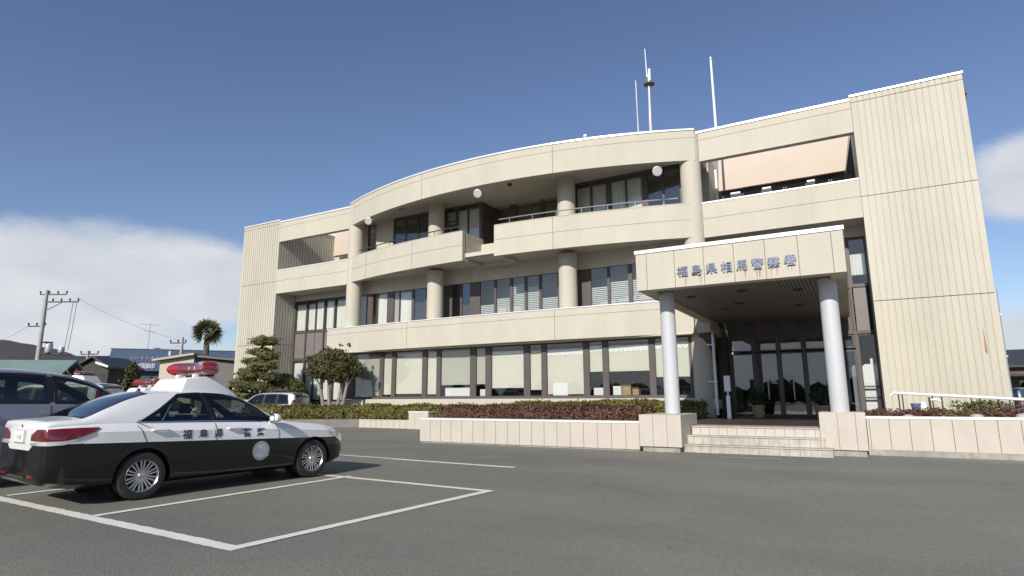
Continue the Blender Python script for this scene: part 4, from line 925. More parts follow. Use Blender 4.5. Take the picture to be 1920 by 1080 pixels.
q = MB(); q.box(-4.02, -3.82, 22.4, 22.55, 1.55, 2.1); q.build('sign_head', 'board_white', ST)
q = MB(); q.box(-3.98, -3.86, 22.42, 22.53, .6, 1.4); q.box(-3.94, -3.90, 22.45, 22.5, 1.4, 1.55); q.build('body', 'board_white', ST)
def crate(x0, x1, z0, z1, y, m_, label, cat='box', flap=False):
    b = MB(); b.box(x0, x1, y, y + 0.28, z0, z1)
    if flap: b.add([(x0, y, z1), (x1, y, z1), (x1 + .03, y - .10, z1 + .07), (x0 - .02, y - .10, z1 + .07)], [(0, 1, 2, 3)]); b.box((x0 + x1) / 2 - .03, (x0 + x1) / 2 + .03, y - .002, y + .001, z0, z1 - .01, 0)
    else: b.box(x0 + .02, x1 - .02, y - .004, y, z0 + .02, z0 + (z1 - z0) * .48); b.box(x0 + .02, x1 - .02, y - .004, y, z0 + (z1 - z0) * .52, z1 - .02)
    n_ = 'cardboard_box' if m_ == 'cardboard' else 'white_cabinet'
    tag(b.build(n_, m_), label, cat)
crate(-17.42, -15.80, 1.45, 1.86, 24.15, 'board_white', 'white cabinet wide behind the fifth ground floor window', 'cabinet')
crate(-15.40, -14.92, 1.45, 1.76, 24.15, 'board_white', 'white cabinet behind the narrow window with a grey blind', 'cabinet')
crate(-11.45, -10.75, 1.45, 1.98, 23.87, 'board_white', 'white box against the blind of the fully covered window', 'cabinet')
crate(-9.66, -9.12, 1.45, 1.76, 24.15, 'board_white', 'white box below the half raised narrow blind', 'cabinet')
crate(-8.80, -8.45, 1.45, 1.82, 24.15, 'board_white', 'white box beside the cardboard boxes in the wide window', 'cabinet')
crate(-8.42, -8.05, 1.45, 1.80, 24.2, 'cardboard', 'open cardboard box on the window sill, left of the two', flap=True)
crate(-7.98, -7.72, 1.45, 1.70, 24.2, 'cardboard', 'smaller cardboard box on the window sill, right of the two', flap=True)

# roof masts --------------------------------------------------------
AM = empty('antenna_mast', (-6.75, 24.3, 11.85), 'grey roof mast with a dark disc and a whip aerial on top', 'antenna')
q = MB(); q.tube([(-6.7, 24.3, 11.85), (-6.7, 24.3, 13.2), (-6.68, 24.3, 15.5)], [.09, .08, .055], 12); q.build('pole', 'galv', AM)
q = MB(); q.lathe([(0, 14.93), (.12, 14.95), (.24, 15.0), (.24, 15.04), (.1, 15.10), (0, 15.12)], (-6.68, 24.3, 0), n=20); q.build('disc', 'wall_brown', AM)
q = MB(); q.tube([(-6.74, 24.25, 15.35), (-6.78, 24.25, 16.75)], [.028, .018], 8); q.tube([(-6.64, 24.3, 15.2), (-6.64, 24.3, 15.75)], .055, 8); q.build('whip', 'white_paint', AM)
q = MB(); q.tube([(-7.35, 24.1, 12.42), (-6.3, 24.4, 12.5)], .03, 6); q.lathe([(0.13, 12.3), (.17, 12.4), (.16, 12.55), (.11, 12.6)], (-6.7, 24.3, 0), n=14); q.build('bracket', 'steel', AM)
WA = empty('whip_antenna', (-7.25, 24.1, 11.85), 'thin pale whip aerial left of the antenna mast on the roof', 'antenna')
q = MB(); q.tube([(-7.2, 24.1, 11.85), (-7.22, 24.1, 15.25)], [.036, .028], 8); q.build('rod', 'galv', WA)
q = MB(); q.lathe([(0.0, 11.84), (.12, 11.84), (.12, 11.95), (.06, 12.0), (.05, 12.3)], (-7.2, 24.1, 0), n=12); q.build('base', 'steel', WA)
FP = empty('flagpole', (-4.1, 24.9, 11.85), 'bare white flagpole standing on the roof behind the parapet', 'flagpole')
q = MB(); q.tube([(-4.08, 24.9, 11.85), (-4.1, 24.9, 15.75)], [.06, .045], 12); q.build('pole', 'white_paint', FP)
q = MB(); q.lathe([(0, 15.74), (.08, 15.77), (.09, 15.83), (.05, 15.9), (0, 15.92)], (-4.1, 24.9, 0), n=14); q.build('cap', 'steel', FP)
RV = MB(); RV.tube([(-9.1, 22.6, 11.9), (-9.1, 22.6, 12.42)], .03, 8); RV.lathe([(0, 12.55), (.06, 12.52), (.09, 12.42), (.03, 12.4)], (-9.1, 22.6, 0), n=12)
tag(RV.build('roof_vent', 'white_paint'), 'tiny white vent cap on the roof edge left of the masts', 'vent')

# ------------------------------------------------------------------ vehicles
for nm in ('car_white', 'car_black', 'car_silver', 'car_pale', 'car_navy'):      # inside of the shell is dark trim
    nt = M[nm].node_tree; b = nt.nodes['Principled BSDF']; g_ = nt.nodes.new('ShaderNodeNewGeometry'); mx = nt.nodes.new('ShaderNodeMix'); mx.data_type = 'RGBA'
    mx.inputs[6].default_value = b.inputs['Base Color'].default_value; mx.inputs[7].default_value = (.02, .02, .022, 1)
    nt.links.new(g_.outputs['Backfacing'], mx.inputs[0]); nt.links.new(mx.outputs[2], b.inputs['Base Color'])
def interp(tab, x):
    """smooth (Catmull-Rom) interpolation through a station table"""
    xs = [r[0] for r in tab]
    if x <= xs[0]: return tab[0][1:]
    if x >= xs[-1]: return tab[-1][1:]
    i = max(k for k in range(len(xs)) if xs[k] <= x); i = min(i, len(xs) - 2)
    h = xs[i + 1] - xs[i]; t = (x - xs[i]) / h; out = []
    for c in range(1, len(tab[0])):
        def sl(j):
            if j <= 0 or j >= len(xs) - 1:
                a, b = (0, 1) if j <= 0 else (len(xs) - 2, len(xs) - 1); return (tab[b][c] - tab[a][c]) / (xs[b] - xs[a])
            s1 = (tab[j][c] - tab[j - 1][c]) / (xs[j] - xs[j - 1]); s2 = (tab[j + 1][c] - tab[j][c]) / (xs[j + 1] - xs[j])
            return 0 if s1 * s2 <= 0 else 2 * s1 * s2 / (s1 + s2)
        p0, p1, m0, m1 = tab[i][c], tab[i + 1][c], sl(i) * h, sl(i + 1) * h
        out.append((2 * t**3 - 3 * t**2 + 1) * p0 + (t**3 - 2 * t**2 + t) * m0 + (-2 * t**3 + 3 * t**2) * p1 + (t**3 - t**2) * m1)
    return out

class Body:
    """x forward from the rear axle, y to the left, z up; table rows: x, zlow, w, zb, wb, zr, wr, zt"""
    def __init__(s, tab, tone, arches, wr=0.33):
        s.tab = tab; s.tone = tone; s.arches = arches; s.wr = wr
    def half(s, x):
        zl, w, zb, wb, zr, wr, zt = interp(s.tab, x)
        t5 = min(s.tone(x), zb - 0.07); t4 = min(0.58, t5 - 0.08); t3 = min(0.42, t4 - 0.08); z6 = t5 * 0.42 + zb * 0.58
        top = lambda f: (wr * f, zt - (zt - zr) * f ** 2.5)
        a, b = (wb - 0.006, zb), (wr, zr); m = ((wb + wr) / 2 + 0.016, (zb + zr) / 2)
        glz = [((1 - t)**2 * a[0] + 2 * t * (1 - t) * (2 * m[0] - (a[0] + b[0]) / 2) + t * t * b[0], a[1] + (b[1] - a[1]) * t) for t in (0, .06, .12, .24, .36, .48, .60, .72, .82, .90, 1)]
        return [(0, zl), (.80 * w, zl), (.965 * w, zl + .06), (.995 * w, t3), (1.0 * w, t4), (.990 * w, t5), (.955 * w + .045 * wb, z6), (wb + (w - wb) * .25, zb - 0.018)] + glz + [top(.96), top(.90), top(.84), top(.66), top(.44), top(.22), (0, zt)]
    def side(s, x, t, off=0.006):
        h = s.half(x); a, b = h[8], h[18]; m = ((a[0] + b[0]) / 2 + .016, 0)
        y = (1 - t)**2 * a[0] + 2 * t * (1 - t) * (2 * m[0] - (a[0] + b[0]) / 2) + t * t * b[0]; z = a[1] + (b[1] - a[1]) * t
        return (x, y + off, z + off * .25)
    def low(s, x, z, off=0.004):
        h = s.half(x)
        for i in range(1, 9):
            if h[i][1] <= z <= h[i + 1][1]:
                f = (z - h[i][1]) / max(1e-6, h[i + 1][1] - h[i][1]); return (x, h[i][0] + (h[i + 1][0] - h[i][0]) * f + off, z)
        return (x, h[5][0] + off, z)
    def top(s, x, f, off=0.006):
        zl, w, zb, wb, zr, wr, zt = interp(s.tab, x); return (x, wr * f, zt - (zt - zr) * abs(f) ** 2.5 + off)
    def mesh(s, name, mats, parent, n=150):
        x0, x1 = s.tab[0][0], s.tab[-1][0]; xs = [x0 + (x1 - x0) * (0.35 * (0.5 - 0.5 * math.cos(math.pi * (i / n))) + 0.65 * i / n) for i in range(n + 1)]
        mb = MB(); K = len(s.half(0.0))
        for x in xs:
            h = s.half(x); mb.v += [(x, y, z) for y, z in h] + [(x, -y, z) for y, z in h[1:-1]]
        P = 2 * K - 2
        idx = lambda i, k: i * P + k
        order = list(range(K)) + [K + j for j in range(K - 3, -1, -1)]
        row = list(range(K - 1)) + list(range(K - 2, -1, -1))             # row of the strip starting at this corner
        for i in range(n):
            for q in range(P):
                a, b = order[q], order[(q + 1) % P]; r = row[q]
                mb.f.append((idx(i, a), idx(i + 1, a), idx(i + 1, b), idx(i, b))); mb.mi.append(1 if r < 5 else 0); mb.sm.append(True)
        for i in (0, n):
            for r in range(K - 1):
                l0 = r; l1 = r + 1; m0 = 0 if r == 0 else K + r - 1; m1 = K - 1 if r + 1 == K - 1 else K + r
                f = [idx(i, l0), idx(i, l1), idx(i, m1), idx(i, m0)]; f = [v for j, v in enumerate(f) if v not in f[:j]]
                if len(f) < 3: continue
                mb.f.append(tuple(f if i == 0 else f[::-1])); mb.mi.append(1 if r < 5 else 0); mb.sm.append(False)
        o = mb.build(name, mats, parent); fix_normals(o)
        # wheel arches cut out of the shell
        cm = MB()
        for ax in s.arches: cm.lathe([(0, -1.2), (s.wr + 0.055, -1.2), (s.wr + 0.055, 1.2), (0, 1.2)], (ax, 0, s.wr), axis='Y', n=40)
        co = cm.build('arch_cutter', [mats[0], mats[1], 'trim_black']); fix_normals(co)
        for p in co.data.polygons: p.material_index = 2
        bo = o.modifiers.new('arch', 'BOOLEAN'); bo.object = co; bo.operation = 'DIFFERENCE'; bo.solver = 'EXACT'
        o.data.materials.append(M['trim_black'])
        dg = bpy.context.evaluated_depsgraph_get(); dg.update()
        me = bpy.data.meshes.new_from_object(o.evaluated_get(dg)); old = o.data; o.modifiers.clear(); o.data = me; bpy.data.meshes.remove(old); bpy.data.objects.remove(co)
        me.name = name
        try: me.set_sharp_from_angle(angle=R(38))
        except Exception: pass
        # a liner behind the arches so that one does not look through the shell
        for ax in s.arches:
            for sy in (1, -1): ln = MB(); ln.lathe([(0.0, sy * 0.58), (s.wr + 0.07, sy * 0.58)], (ax, 0, s.wr), axis='Y', n=24); ln.build('arch_liner', 'trim_black', o)
        return o
    def cut_windows(s, o, sides, tops):
        """open the shell behind the panes; the shell left just inside a pane's edge becomes black surround"""
        def inside(poly, x, t):
            c = False
            for (p, q) in zip(poly, poly[1:] + poly[:1]):
                if (p[1] > t) != (q[1] > t) and x < (q[0] - p[0]) * (t - p[1]) / (q[1] - p[1]) + p[0]: c = not c
            return c
        off = WLOC[o]; bm = bmesh.new(); bm.from_mesh(o.data); kill = []
        def test(x, y, z):
            zl, w, zb, wb, zr, wr, zt = interp(s.tab, x); y = abs(y)
            if z > zr - 1e-4 and y < wr + .001:
                for (x0, x1, f) in tops:
                    if x0 <= x <= x1 and y / wr <= f: return True
                return False
            t = (z - zb) / max(.01, zr - zb)
            return t > 0 and any(inside(p, x, t) for p in sides)
        for f in bm.faces:
            c = f.calc_center_median()
            if test(c.x + off.x, c.y + off.y, c.z + off.z):
                kill.append(f)
        bmesh.ops.delete(bm, geom=kill, context='FACES'); bm.to_mesh(o.data); bm.free()
        for poly in sides:
            for sg in (1, -1): s.gasket([(x, t * .42) for x, t in poly], lambda x, u, e, sg=sg: (lambda P: (P[0], sg * P[1], P[2]))(s.side(x, min(1.0, max(-.03, u / .42)), e)), o)
        for (x0, x1, f) in tops:
            s.gasket([(x0, -f * .62), (x1, -f * .62), (x1, f * .62), (x0, f * .62)], lambda x, u, e: s.top(x, max(-1, min(1, u / .62)), e), o, .035, .045)
    def gasket(s, poly, fn, o, d0=.022, d1=.036):
        """black rubber strip along the edge of a window opening"""
        n = len(poly); area = sum(p[0] * q[1] - q[0] * p[1] for p, q in zip(poly, poly[1:] + poly[:1])); sg = 1 if area > 0 else -1
        def off(d):
            out = []
            for i in range(n):
                a, b, c = Vector(poly[i - 1]), Vector(poly[i]), Vector(poly[(i + 1) % n]); u = (b - a).normalized(); v = (c - b).normalized()
                m = Vector((u.y + v.y, -u.x - v.x)) * sg; m.normalize(); k = max(.45, m.dot(Vector((u.y, -u.x)) * sg)); out.append(b + m * d / k)
            return out
        oo, ii = off(d0), off(-d1); mb = MB(); S = 14
        for i in range(n):
            j = (i + 1) % n; b0 = len(mb.v)
            for k in range(S + 1):
                for r in range(4):
                    P = (oo[i].lerp(ii[i], r / 3)).lerp(oo[j].lerp(ii[j], r / 3), k / S); mb.v.append(fn(P.x, P.y, .0035))
            for k in range(S):
                for r in range(3): q = b0 + 4 * k + r; mb.f.append((q, q + 1, q + 5, q + 4)); mb.mi.append(0); mb.sm.append(True)
        mb.build('window_seal', 'trim_black', o)
    def side_patch(s, poly, parent, name, m, sgn, n=26, k=6, off=0.006):
        xs = sorted(p[0] for p in poly); a, b = xs[0], xs[-1]; mb = MB(); E = list(zip(poly, poly[1:] + poly[:1]))
        for i in range(n + 1):
            x = a + (b - a) * i / n; x = min(max(x, a + 1e-4), b - 1e-4); ts = []
            for (p, q) in E:
                if (p[0] - x) * (q[0] - x) <= 0 and p[0] != q[0]: ts.append(p[1] + (q[1] - p[1]) * (x - p[0]) / (q[0] - p[0]))
            lo, hi = min(ts), max(ts)
            for j in range(k + 1):
                P = s.side(x, lo + (hi - lo) * j / k, off); mb.v.append((P[0], sgn * P[1], P[2]))
        for i in range(n):
            for j in range(k):
                q = i * (k + 1) + j; f = (q, q + k + 1, q + k + 2, q + 1); mb.f.append(f if sgn < 0 else f[::-1]); mb.mi.append(0); mb.sm.append(True)
        return mb.build(name, m, parent)
    def top_patch(s, x0, x1, f0, f1, parent, name, m, n=14, k=18, bow0=0.0, bow1=0.0, off=0.007):
        mb = MB()
        for i in range(n + 1):
            t = i / n
            for j in range(k + 1):
                fm = f0 + (f1 - f0) * t; f = -fm + 2 * fm * j / k
                x = x0 + bow0 * f * f + (x1 + bow1 * f * f - x0 - bow0 * f * f) * t; mb.v.append(s.top(x, f, off))
        for i in range(n):
            for j in range(k): q = i * (k + 1) + j; mb.f.append((q, q + k + 1, q + k + 2, q + 1)); mb.mi.append(0); mb.sm.append(True)
        o = mb.build(name, m, parent); fix_normals(o); return o
    def ribbon(s, pts, w, parent, name, m, sgn, axis='x'):
        """thin line lying on the lower side: pts are (x, z)"""
        mb = MB(); pts = [tuple(u + (v - u) * k / 12 for u, v in zip(a, b)) for a, b in zip(pts, pts[1:]) for k in range(12)] + [pts[-1]]
        for (x, z) in pts:
            for d in (-w / 2, w / 2):
                P = s.low(x + (d if axis == 'x' else 0), z + (d if axis == 'z' else 0), 0.005); mb.v.append((P[0], sgn * P[1], P[2]))
        for i in range(len(pts) - 1): mb.f.append((2 * i, 2 * i + 1, 2 * i + 3, 2 * i + 2)); mb.mi.append(0); mb.sm.append(True)
        return mb.build(name, m, parent)

def wheel(parent, x, sgn, hw, r=0.33, fancy=True):
    yo = sgn * hw; ty = MB()
    pr = [(r * .66, -.105), (r * .80, -.112), (r * .93, -.105), (r * .985, -.085), (r, -.05), (r, .05), (r * .985, .085), (r * .93, .105), (r * .80, .112), (r * .66, .105)]
    ty.lathe([(a, yo - sgn * .11 + sgn * b) for a, b in pr], (x, 0, r), axis='Y', n=40)
    wo = ty.build('wheel', 'tyre', parent); fix_normals(wo)
    rm = MB(); y = yo - sgn * 0.015
    rm.lathe([(r * .66, yo - sgn * .10), (r * .69, y + sgn * .004), (r * .665, y + sgn * .012), (r * .62, y - sgn * .006), (r * .60, yo - sgn * .09)], (x, 0, r), axis='Y', n=40)
    rm.lathe([(0, y + sgn * .008), (r * .13, y + sgn * .006), (r * .16, y - sgn * .02), (r * .2, y - sgn * .03)], (x, 0, r), axis='Y', n=20)
    ns = 10 if fancy else 7
    for k in range(ns):
        for dd in ((-0.10, 0.10) if fancy else (0,)):
            t = 2 * math.pi * k / ns + dd; t2 = 2 * math.pi * k / ns + dd * 1.9; w = r * (.030 if fancy else .08)
            c0 = Vector((math.cos(t), 0, math.sin(t))); c1 = Vector((math.cos(t2), 0, math.sin(t2))); n0 = Vector((-math.sin(t2), 0, math.cos(t2))) * w
            p0 = Vector((x, y - sgn * .012, r)) + c0 * r * .14; p1 = Vector((x, y - sgn * .004, r)) + c1 * r * .64; dy = Vector((0, sgn * .02, 0))
            rm.add([p0 - n0, p0 + n0, p1 + n0 * 1.1, p1 - n0 * 1.1, p0 - n0 - dy, p0 + n0 - dy, p1 + n0 - dy, p1 - n0 - dy], [(0, 1, 2, 3), (0, 4, 5, 1), (1, 5, 6, 2), (2, 6, 7, 3), (3, 7, 4, 0)])
    ro = rm.build('rim', 'alloy', wo); fix_normals(ro)
    bk = MB(); bk.lathe([(0, yo - sgn * .085), (r * .62, yo - sgn * .085)], (x, 0, r), axis='Y', n=30); bo = bk.build('brake_backing', 'trim_black', wo)
    return wo

def rounded_box(mb, x0, x1, y0, y1, z0, z1, mi=0, tx=0.0, ty=0.0):
    """box whose top is drawn in by tx, ty"""
    mb.add([(x0, y0, z0), (x1, y0, z0), (x1, y1, z0), (x0, y1, z0), (x0 + tx, y0 + ty, z1), (x1 - tx, y0 + ty, z1), (x1 - tx, y1 - ty, z1), (x0 + tx, y1 - ty, z1)],
           [(0, 3, 2, 1), (4, 5, 6, 7), (0, 1, 5, 4), (1, 2, 6, 5), (2, 3, 7, 6), (3, 0, 4, 7)], mi)

def light_bar(parent, xc, zc, half, h=0.085, d=0.14, swept=0.18):
    """red bar with tapered ends, swept back a little towards both tips"""
    b = MB(); n = 20; ys = [-half + 2 * half * i / n for i in range(n + 1)]; o = len(b.v); k = 12
    for y in ys:
        f = abs(y) / half; sc_ = 1.0 if f < 0.72 else max(0.12, math.sqrt(max(0.0, 1 - ((f - .72) / .285) ** 2)))
        for j in range(k):
            t = 2 * math.pi * j / k; ct, st_ = math.cos(t), math.sin(t)
            ct = math.copysign(abs(ct) ** .6, ct); st_ = math.copysign(abs(st_) ** .6, st_)
            b.v.append((xc - swept * f * f + d * ct * (.6 + .4 * sc_), y, zc + h * st_ * sc_))
    for i in range(n):
        mi = 1 if abs(ys[i] + half / n) / half < 0.60 else 0
        for j in range(k): q = o + i * k + j; q2 = o + i * k + (j + 1) % k; b.f.append((q, q2, q2 + k, q + k)); b.mi.append(mi); b.sm.append(True)
    b.f.append(tuple(o + j for j in range(k))); b.mi.append(0); b.sm.append(False); e = o + n * k; b.f.append(tuple(e + j for j in range(k - 1, -1, -1))); b.mi.append(0); b.sm.append(False)
    lo = b.build('light_bar', ['lamp_red', 'lamp_dark_red'], parent); fix_normals(lo)
    s = MB()
    for y in (-half * .42, -half * .14, half * .14, half * .42): s.box(xc - d * 1.02 - .004, xc - d * .95, y - .012, y + .012, zc - .02, zc + .035)
    s.build('lamp_clip', 'lamp_clear', lo)
    c = MB(); c.box(xc - .08, xc + .05, -half * .55, half * .55, zc - h * 1.35, zc - h * .9); c.build('mount', 'dark_steel', lo)
    return lo

SED = [(-1.20, .36, .74, 1.00, .70, 1.075, .66, 1.09), (-1.17, .32, .80, 1.03, .76, 1.105, .71, 1.125), (-1.02, .27, .865, 1.05, .785, 1.12, .735, 1.14), (-0.82, .24, .885, 1.06, .80, 1.13, .735, 1.155),
       (-0.45, .21, .90, 1.065, .80, 1.275, .68, 1.31), (-0.15, .2, .90, 1.06, .80, 1.40, .63, 1.44), (0.15, .2, .90, 1.05, .80, 1.475, .60, 1.515), (0.75, .2, .90, 1.04, .80, 1.505, .585, 1.545), (1.15, .2, .90, 1.03, .80, 1.49, .585, 1.53),
       (1.5, .2, .90, 1.02, .80, 1.415, .585, 1.462), (1.78, .2, .90, 1.01, .80, 1.29, .605, 1.33), (2.05, .2, .90, .995, .80, 1.135, .65, 1.17), (2.28, .2, .90, .98, .80, 1.02, .69, 1.05), (2.5, .2, .897, .96, .79, .985, .70, 1.005),
       (2.97, .2, .885, .915, .765, .94, .69, .962), (3.32, .21, .86, .86, .73, .88, .65, .90), (3.50, .24, .80, .78, .68, .80, .59, .81), (3.64, .30, .68, .64, .59, .655, .5, .665)]
def patrol_sedan():
    T = empty('patrol_car', (0, 0, 0), '', 'police car', 'patrol cars parked in the lot')
    B = Body(SED, lambda x: 0.795 - 0.032 * x, (0.0, 2.85))
    body = B.mesh('body', ['car_white', 'car_black'], T)
    B.cut_windows(body, [[(-.06, .07), (.20, .42), (.50, .90), (.78, .93), (.84, .93), (.98, .05)], [(1.05, .05), (.91, .93), (1.55, .93), (1.85, .90), (2.10, .55), (2.02, .06)]], [(-.74, .06, .90), (1.42, 2.26, .88)])
    for sx in (-1, 1):
        for x in (0.0, 2.85): wheel(T, x, sx, 0.878)
        B.side_patch([(-.06, .07), (.20, .42), (.50, .90), (.78, .93), (.84, .93), (.98, .05)], T, 'rear_window', 'car_pane', sx)
        B.side_patch([(1.05, .05), (.91, .93), (1.55, .93), (1.85, .90), (2.10, .55), (2.02, .06)], T, 'front_window', 'car_pane_clear' if False else 'car_pane', sx)
        pl_ = B.side_patch([(.99, .02), (.845, .97), (.90, .97), (1.04, .02)], T, 'door_pillar', 'trim_black', sx, 10, 6, .007)
        B.side_patch([(.22, .07), (.37, .60), (.385, .60), (.24, .07)], T, 'quarter_bar', 'chrome', sx, 8, 4, .010)
        B.side_patch([(-.10, .02), (-.10, .055), (2.06, .05), (2.06, .0)], T, 'waist_moulding', 'chrome', sx, 30, 2, .008)
        B.ribbon([(-.12, 1.03), (-.08, .98), (.0, .80), (.02, .70)], .012, T, 'door_seam', 'trim_black', sx)
        B.ribbon([(1.02, 1.02), (1.03, .8), (1.03, .5), (1.0, .28)], .010, T, 'door_seam', 'trim_black', sx)
        B.ribbon([(2.07, .98), (2.13, .8), (2.15, .5), (2.12, .3)], .010, T, 'door_seam', 'trim_black', sx)
        B.ribbon([(.42, .33), (.9, .29), (1.5, .28), (2.2, .28), (2.4, .29)], .02, T, 'sill_moulding', 'chrome' if False else 'dark_steel', sx, 'z')
        for x in (0.17, 1.31):
            P = B.low(x, .955 - .02 * x, .0); h = MB(); y = P[1]
            h.tube([(x - .12, sx * (y + .005), P[2]), (x - .10, sx * (y + .035), P[2] + .004), (x + .10, sx * (y + .035), P[2] + .002), (x + .12, sx * (y + .005), P[2])], [.012, .016, .016, .012], 8)
            h.build('door_handle', 'car_white', T)
        P = B.side(1.98, .06); q = MB()
        q.lathe([(0, -.05), (.07, -.045), (.098, -.01), (.10, .03), (.085, .06), (.075, .07)], (1.98, sx * (P[1] + .155), P[2] + .055), axis='X', n=18)
        q.v = [(x, sx * (P[1] + .155) + (y - sx * (P[1] + .155)) * 1.15, P[2] + .055 + (z - P[2] - .055) * .78) for x, y, z in q.v]
        q.tube([(2.0, sx * (P[1] - .01), P[2] - .01), (1.99, sx * (P[1] + .09), P[2] + .02)], .022, 8)
        mo = q.build('mirror', 'car_white', T); fix_normals(mo)
        g_ = MB(); g_.lathe([(0, -.046), (.078, -.046)], (1.98, sx * (P[1] + .155), P[2] + .055), axis='X', n=18); g_.build('mirror_glass', 'car_pane_rear', mo)
        # tail lamp wrapping round the corner, headlamp, rear reflector
        def lamp(pts, m, name, off=.008):
            mb = MB(); dense = []
            for a_, b_ in zip(pts, pts[1:]):
                for k_ in range(6): f_ = k_ / 6; dense.append(tuple(u + (v - u) * f_ for u, v in zip(a_, b_)))
            pts = dense + [pts[-1]]
            for x, zl, zh in pts:
                for z in (zl, (zl + zh) / 2, zh):
                    Q = B.low(x, z, off); mb.v.append((Q[0], sx * Q[1], Q[2]))
            for i in range(len(pts) - 1):
                for j in range(2): a = 3 * i + j; mb.f.append((a, a + 3, a + 4, a + 1)); mb.mi.append(0); mb.sm.append(True)
            if name in ('tail_lamp', 'reverse_lamp'):        # carried across the tail
                x = pts[0][0] - .012; k = 3 * (len(pts)); zl, zh = pts[0][1], pts[0][2]; y0 = B.low(pts[0][0], zl)[1]
                for (yy, za, zb_) in ((y0 - .03, zl, zh), (y0 - .18, zl, zh - .005), (y0 - .36, zl, (zl * .55 + zh * .45) if name == 'tail_lamp' else zl + .02)):
                    mb.v += [(x - .004, sx * yy, za), (x - .004, sx * yy, (za + zb_) / 2), (x - .004, sx * yy, zb_)]
                ch = [0] + [k // 3 + i for i in range(3)]
                for a_, b_ in zip(ch, ch[1:]):
                    for j in range(2): mb.f.append((3 * a_ + j, 3 * a_ + j + 1, 3 * b_ + j + 1, 3 * b_ + j)); mb.mi.append(0); mb.sm.append(True)
            o = mb.build(name, m, T); fix_normals(o); return o
        lamp([(-1.195, .866, 1.018), (-1.12, .866, 1.022), (-.99, .870, 1.026), (-.82, .905, 1.028), (-.68, .965, 1.028), (-.60, 1.012, 1.028)], 'tail_red', 'tail_lamp', .020)
        lamp([(-1.197, .812, .862), (-1.12, .812, .862), (-.99, .818, .866), (-.86, .86, .885)], 'lamp_clear', 'reverse_lamp', .022)
        lamp([(3.12, .80, .84), (3.32, .70, .81), (3.49, .60, .74), (3.58, .56, .66)], 'lamp_clear', 'headlamp')
        q = MB(); q.box(-1.21, -1.185, sx * .52 - .10, sx * .52 + .10, .40, .435); q.build('rear_reflector', 'lamp_red', T)
    B.top_patch(-.78, .08, .95, .90, T, 'rear_screen', 'car_pane_rear', bow0=.06, bow1=-.08)
    B.top_patch(1.40, 2.34, .88, .92, T, 'windscreen', 'car_pane', bow0=-.06, bow1=-.16)
    q = MB(); q.box(-1.230, -1.21, -.18, .18, .84, .99); q.box(-1.233, -1.230, -.17, .17, .85, .98); pq = q.build('number_plate', 'plate', T)
    for (txt, sz, zz) in (("・1 41", .085, .905),):
        vs, fs = text_mb(txt, sz, 0, .002); q = MB(); q.add([(-1.2345, -v.x, zz + v.y) for v in vs], fs); q.build('plate_lettering', 'plate_ink', pq)
    q = MB(); q.box(-1.216, -1.209, -.21, .21, .82, 1.0); q.build('plate_recess', 'car_pale', T)
    # lower boot lid stays white between the lamps
    q = MB(); q.prismX([(-.36, .74), (.36, .74), (.44, .79), (.40, 1.02), (-.40, 1.02), (-.44, .79)], -1.209, -1.198); q.build('boot_panel', 'car_white', T)
    q = MB(); q.box(-1.211, -1.201, -.018, .018, 1.035, 1.05); q.box(-1.211, -1.201, -.008, .008, 1.052, 1.068); q.build('boot_badge', 'dark_steel', T)
    q = MB(); q.box(-1.21, -1.19, -.30, .30, .38, .41); q.build('diffuser', 'dark_steel', T)
    q = MB(); q.box(3.645, 3.66, -.34, .34, .42, .60)
    for k in range(5): q.box(3.66, 3.665, -.33, .33, .43 + k * .035, .445 + k * .035)
    q.build('grille', 'trim_black', T)
    q = MB(); q.box(3.662, 3.672, -.165, .165, .34, .42); q.build('number_plate', 'plate', T)
    # cabin seats seen through the glass
    q = MB()
    for (x, y) in ((1.12, .36), (1.12, -.36)): rounded_box(q, x - .08, x + .08, y - .22, y + .22, .6, 1.13, 0, .02, .04); rounded_box(q, x - .05, x + .05, y - .11, y + .11, 1.15, 1.32, 0, .01, .02)
    rounded_box(q, .12, .28, -.6, .6, .6, 1.12, 0, .02, .04); q.build('seats', 'seat_dark', T)
    # roof cowl and light bar
    q = MB(); b0 = [(.56, .55), (1.20, .55), (1.60, .48), (1.60, -.48), (1.20, -.55), (.56, -.55)]
    q.v = [(x, y, B.top(x, y / interp(SED, x)[5], -.02)[2]) for x, y in b0]; t0 = [(.70, .43, 1.73), (1.14, .45, 1.765), (1.54, .40, 1.50), (1.54, -.40, 1.50), (1.14, -.45, 1.765), (.70, -.43, 1.73)]
    q.v += t0
    q.f = [(i, (i + 1) % 6, 6 + (i + 1) % 6, 6 + i) for i in range(6)] + [(6, 7, 10, 11), (7, 8, 9, 10)]; q.mi = [0] * 8; q.sm = [False] * 8
    q.box(.88, .99, -.30, -.24, 1.70, 1.80); q.box(.88, .99, .24, .30, 1.70, 1.80)
    co = q.build('roof_cowl', 'car_white', T, bevel=.025); fix_normals(co)
    light_bar(T, 1.16, 1.895, .62, .112, .16)
    q = MB(); q.lathe([(0, 1.56), (.02, 1.555), (.035, 1.50), (.04, 1.44)], (.14, -.15, 0), n=12); q.build('aerial_base', 'trim_black', T)
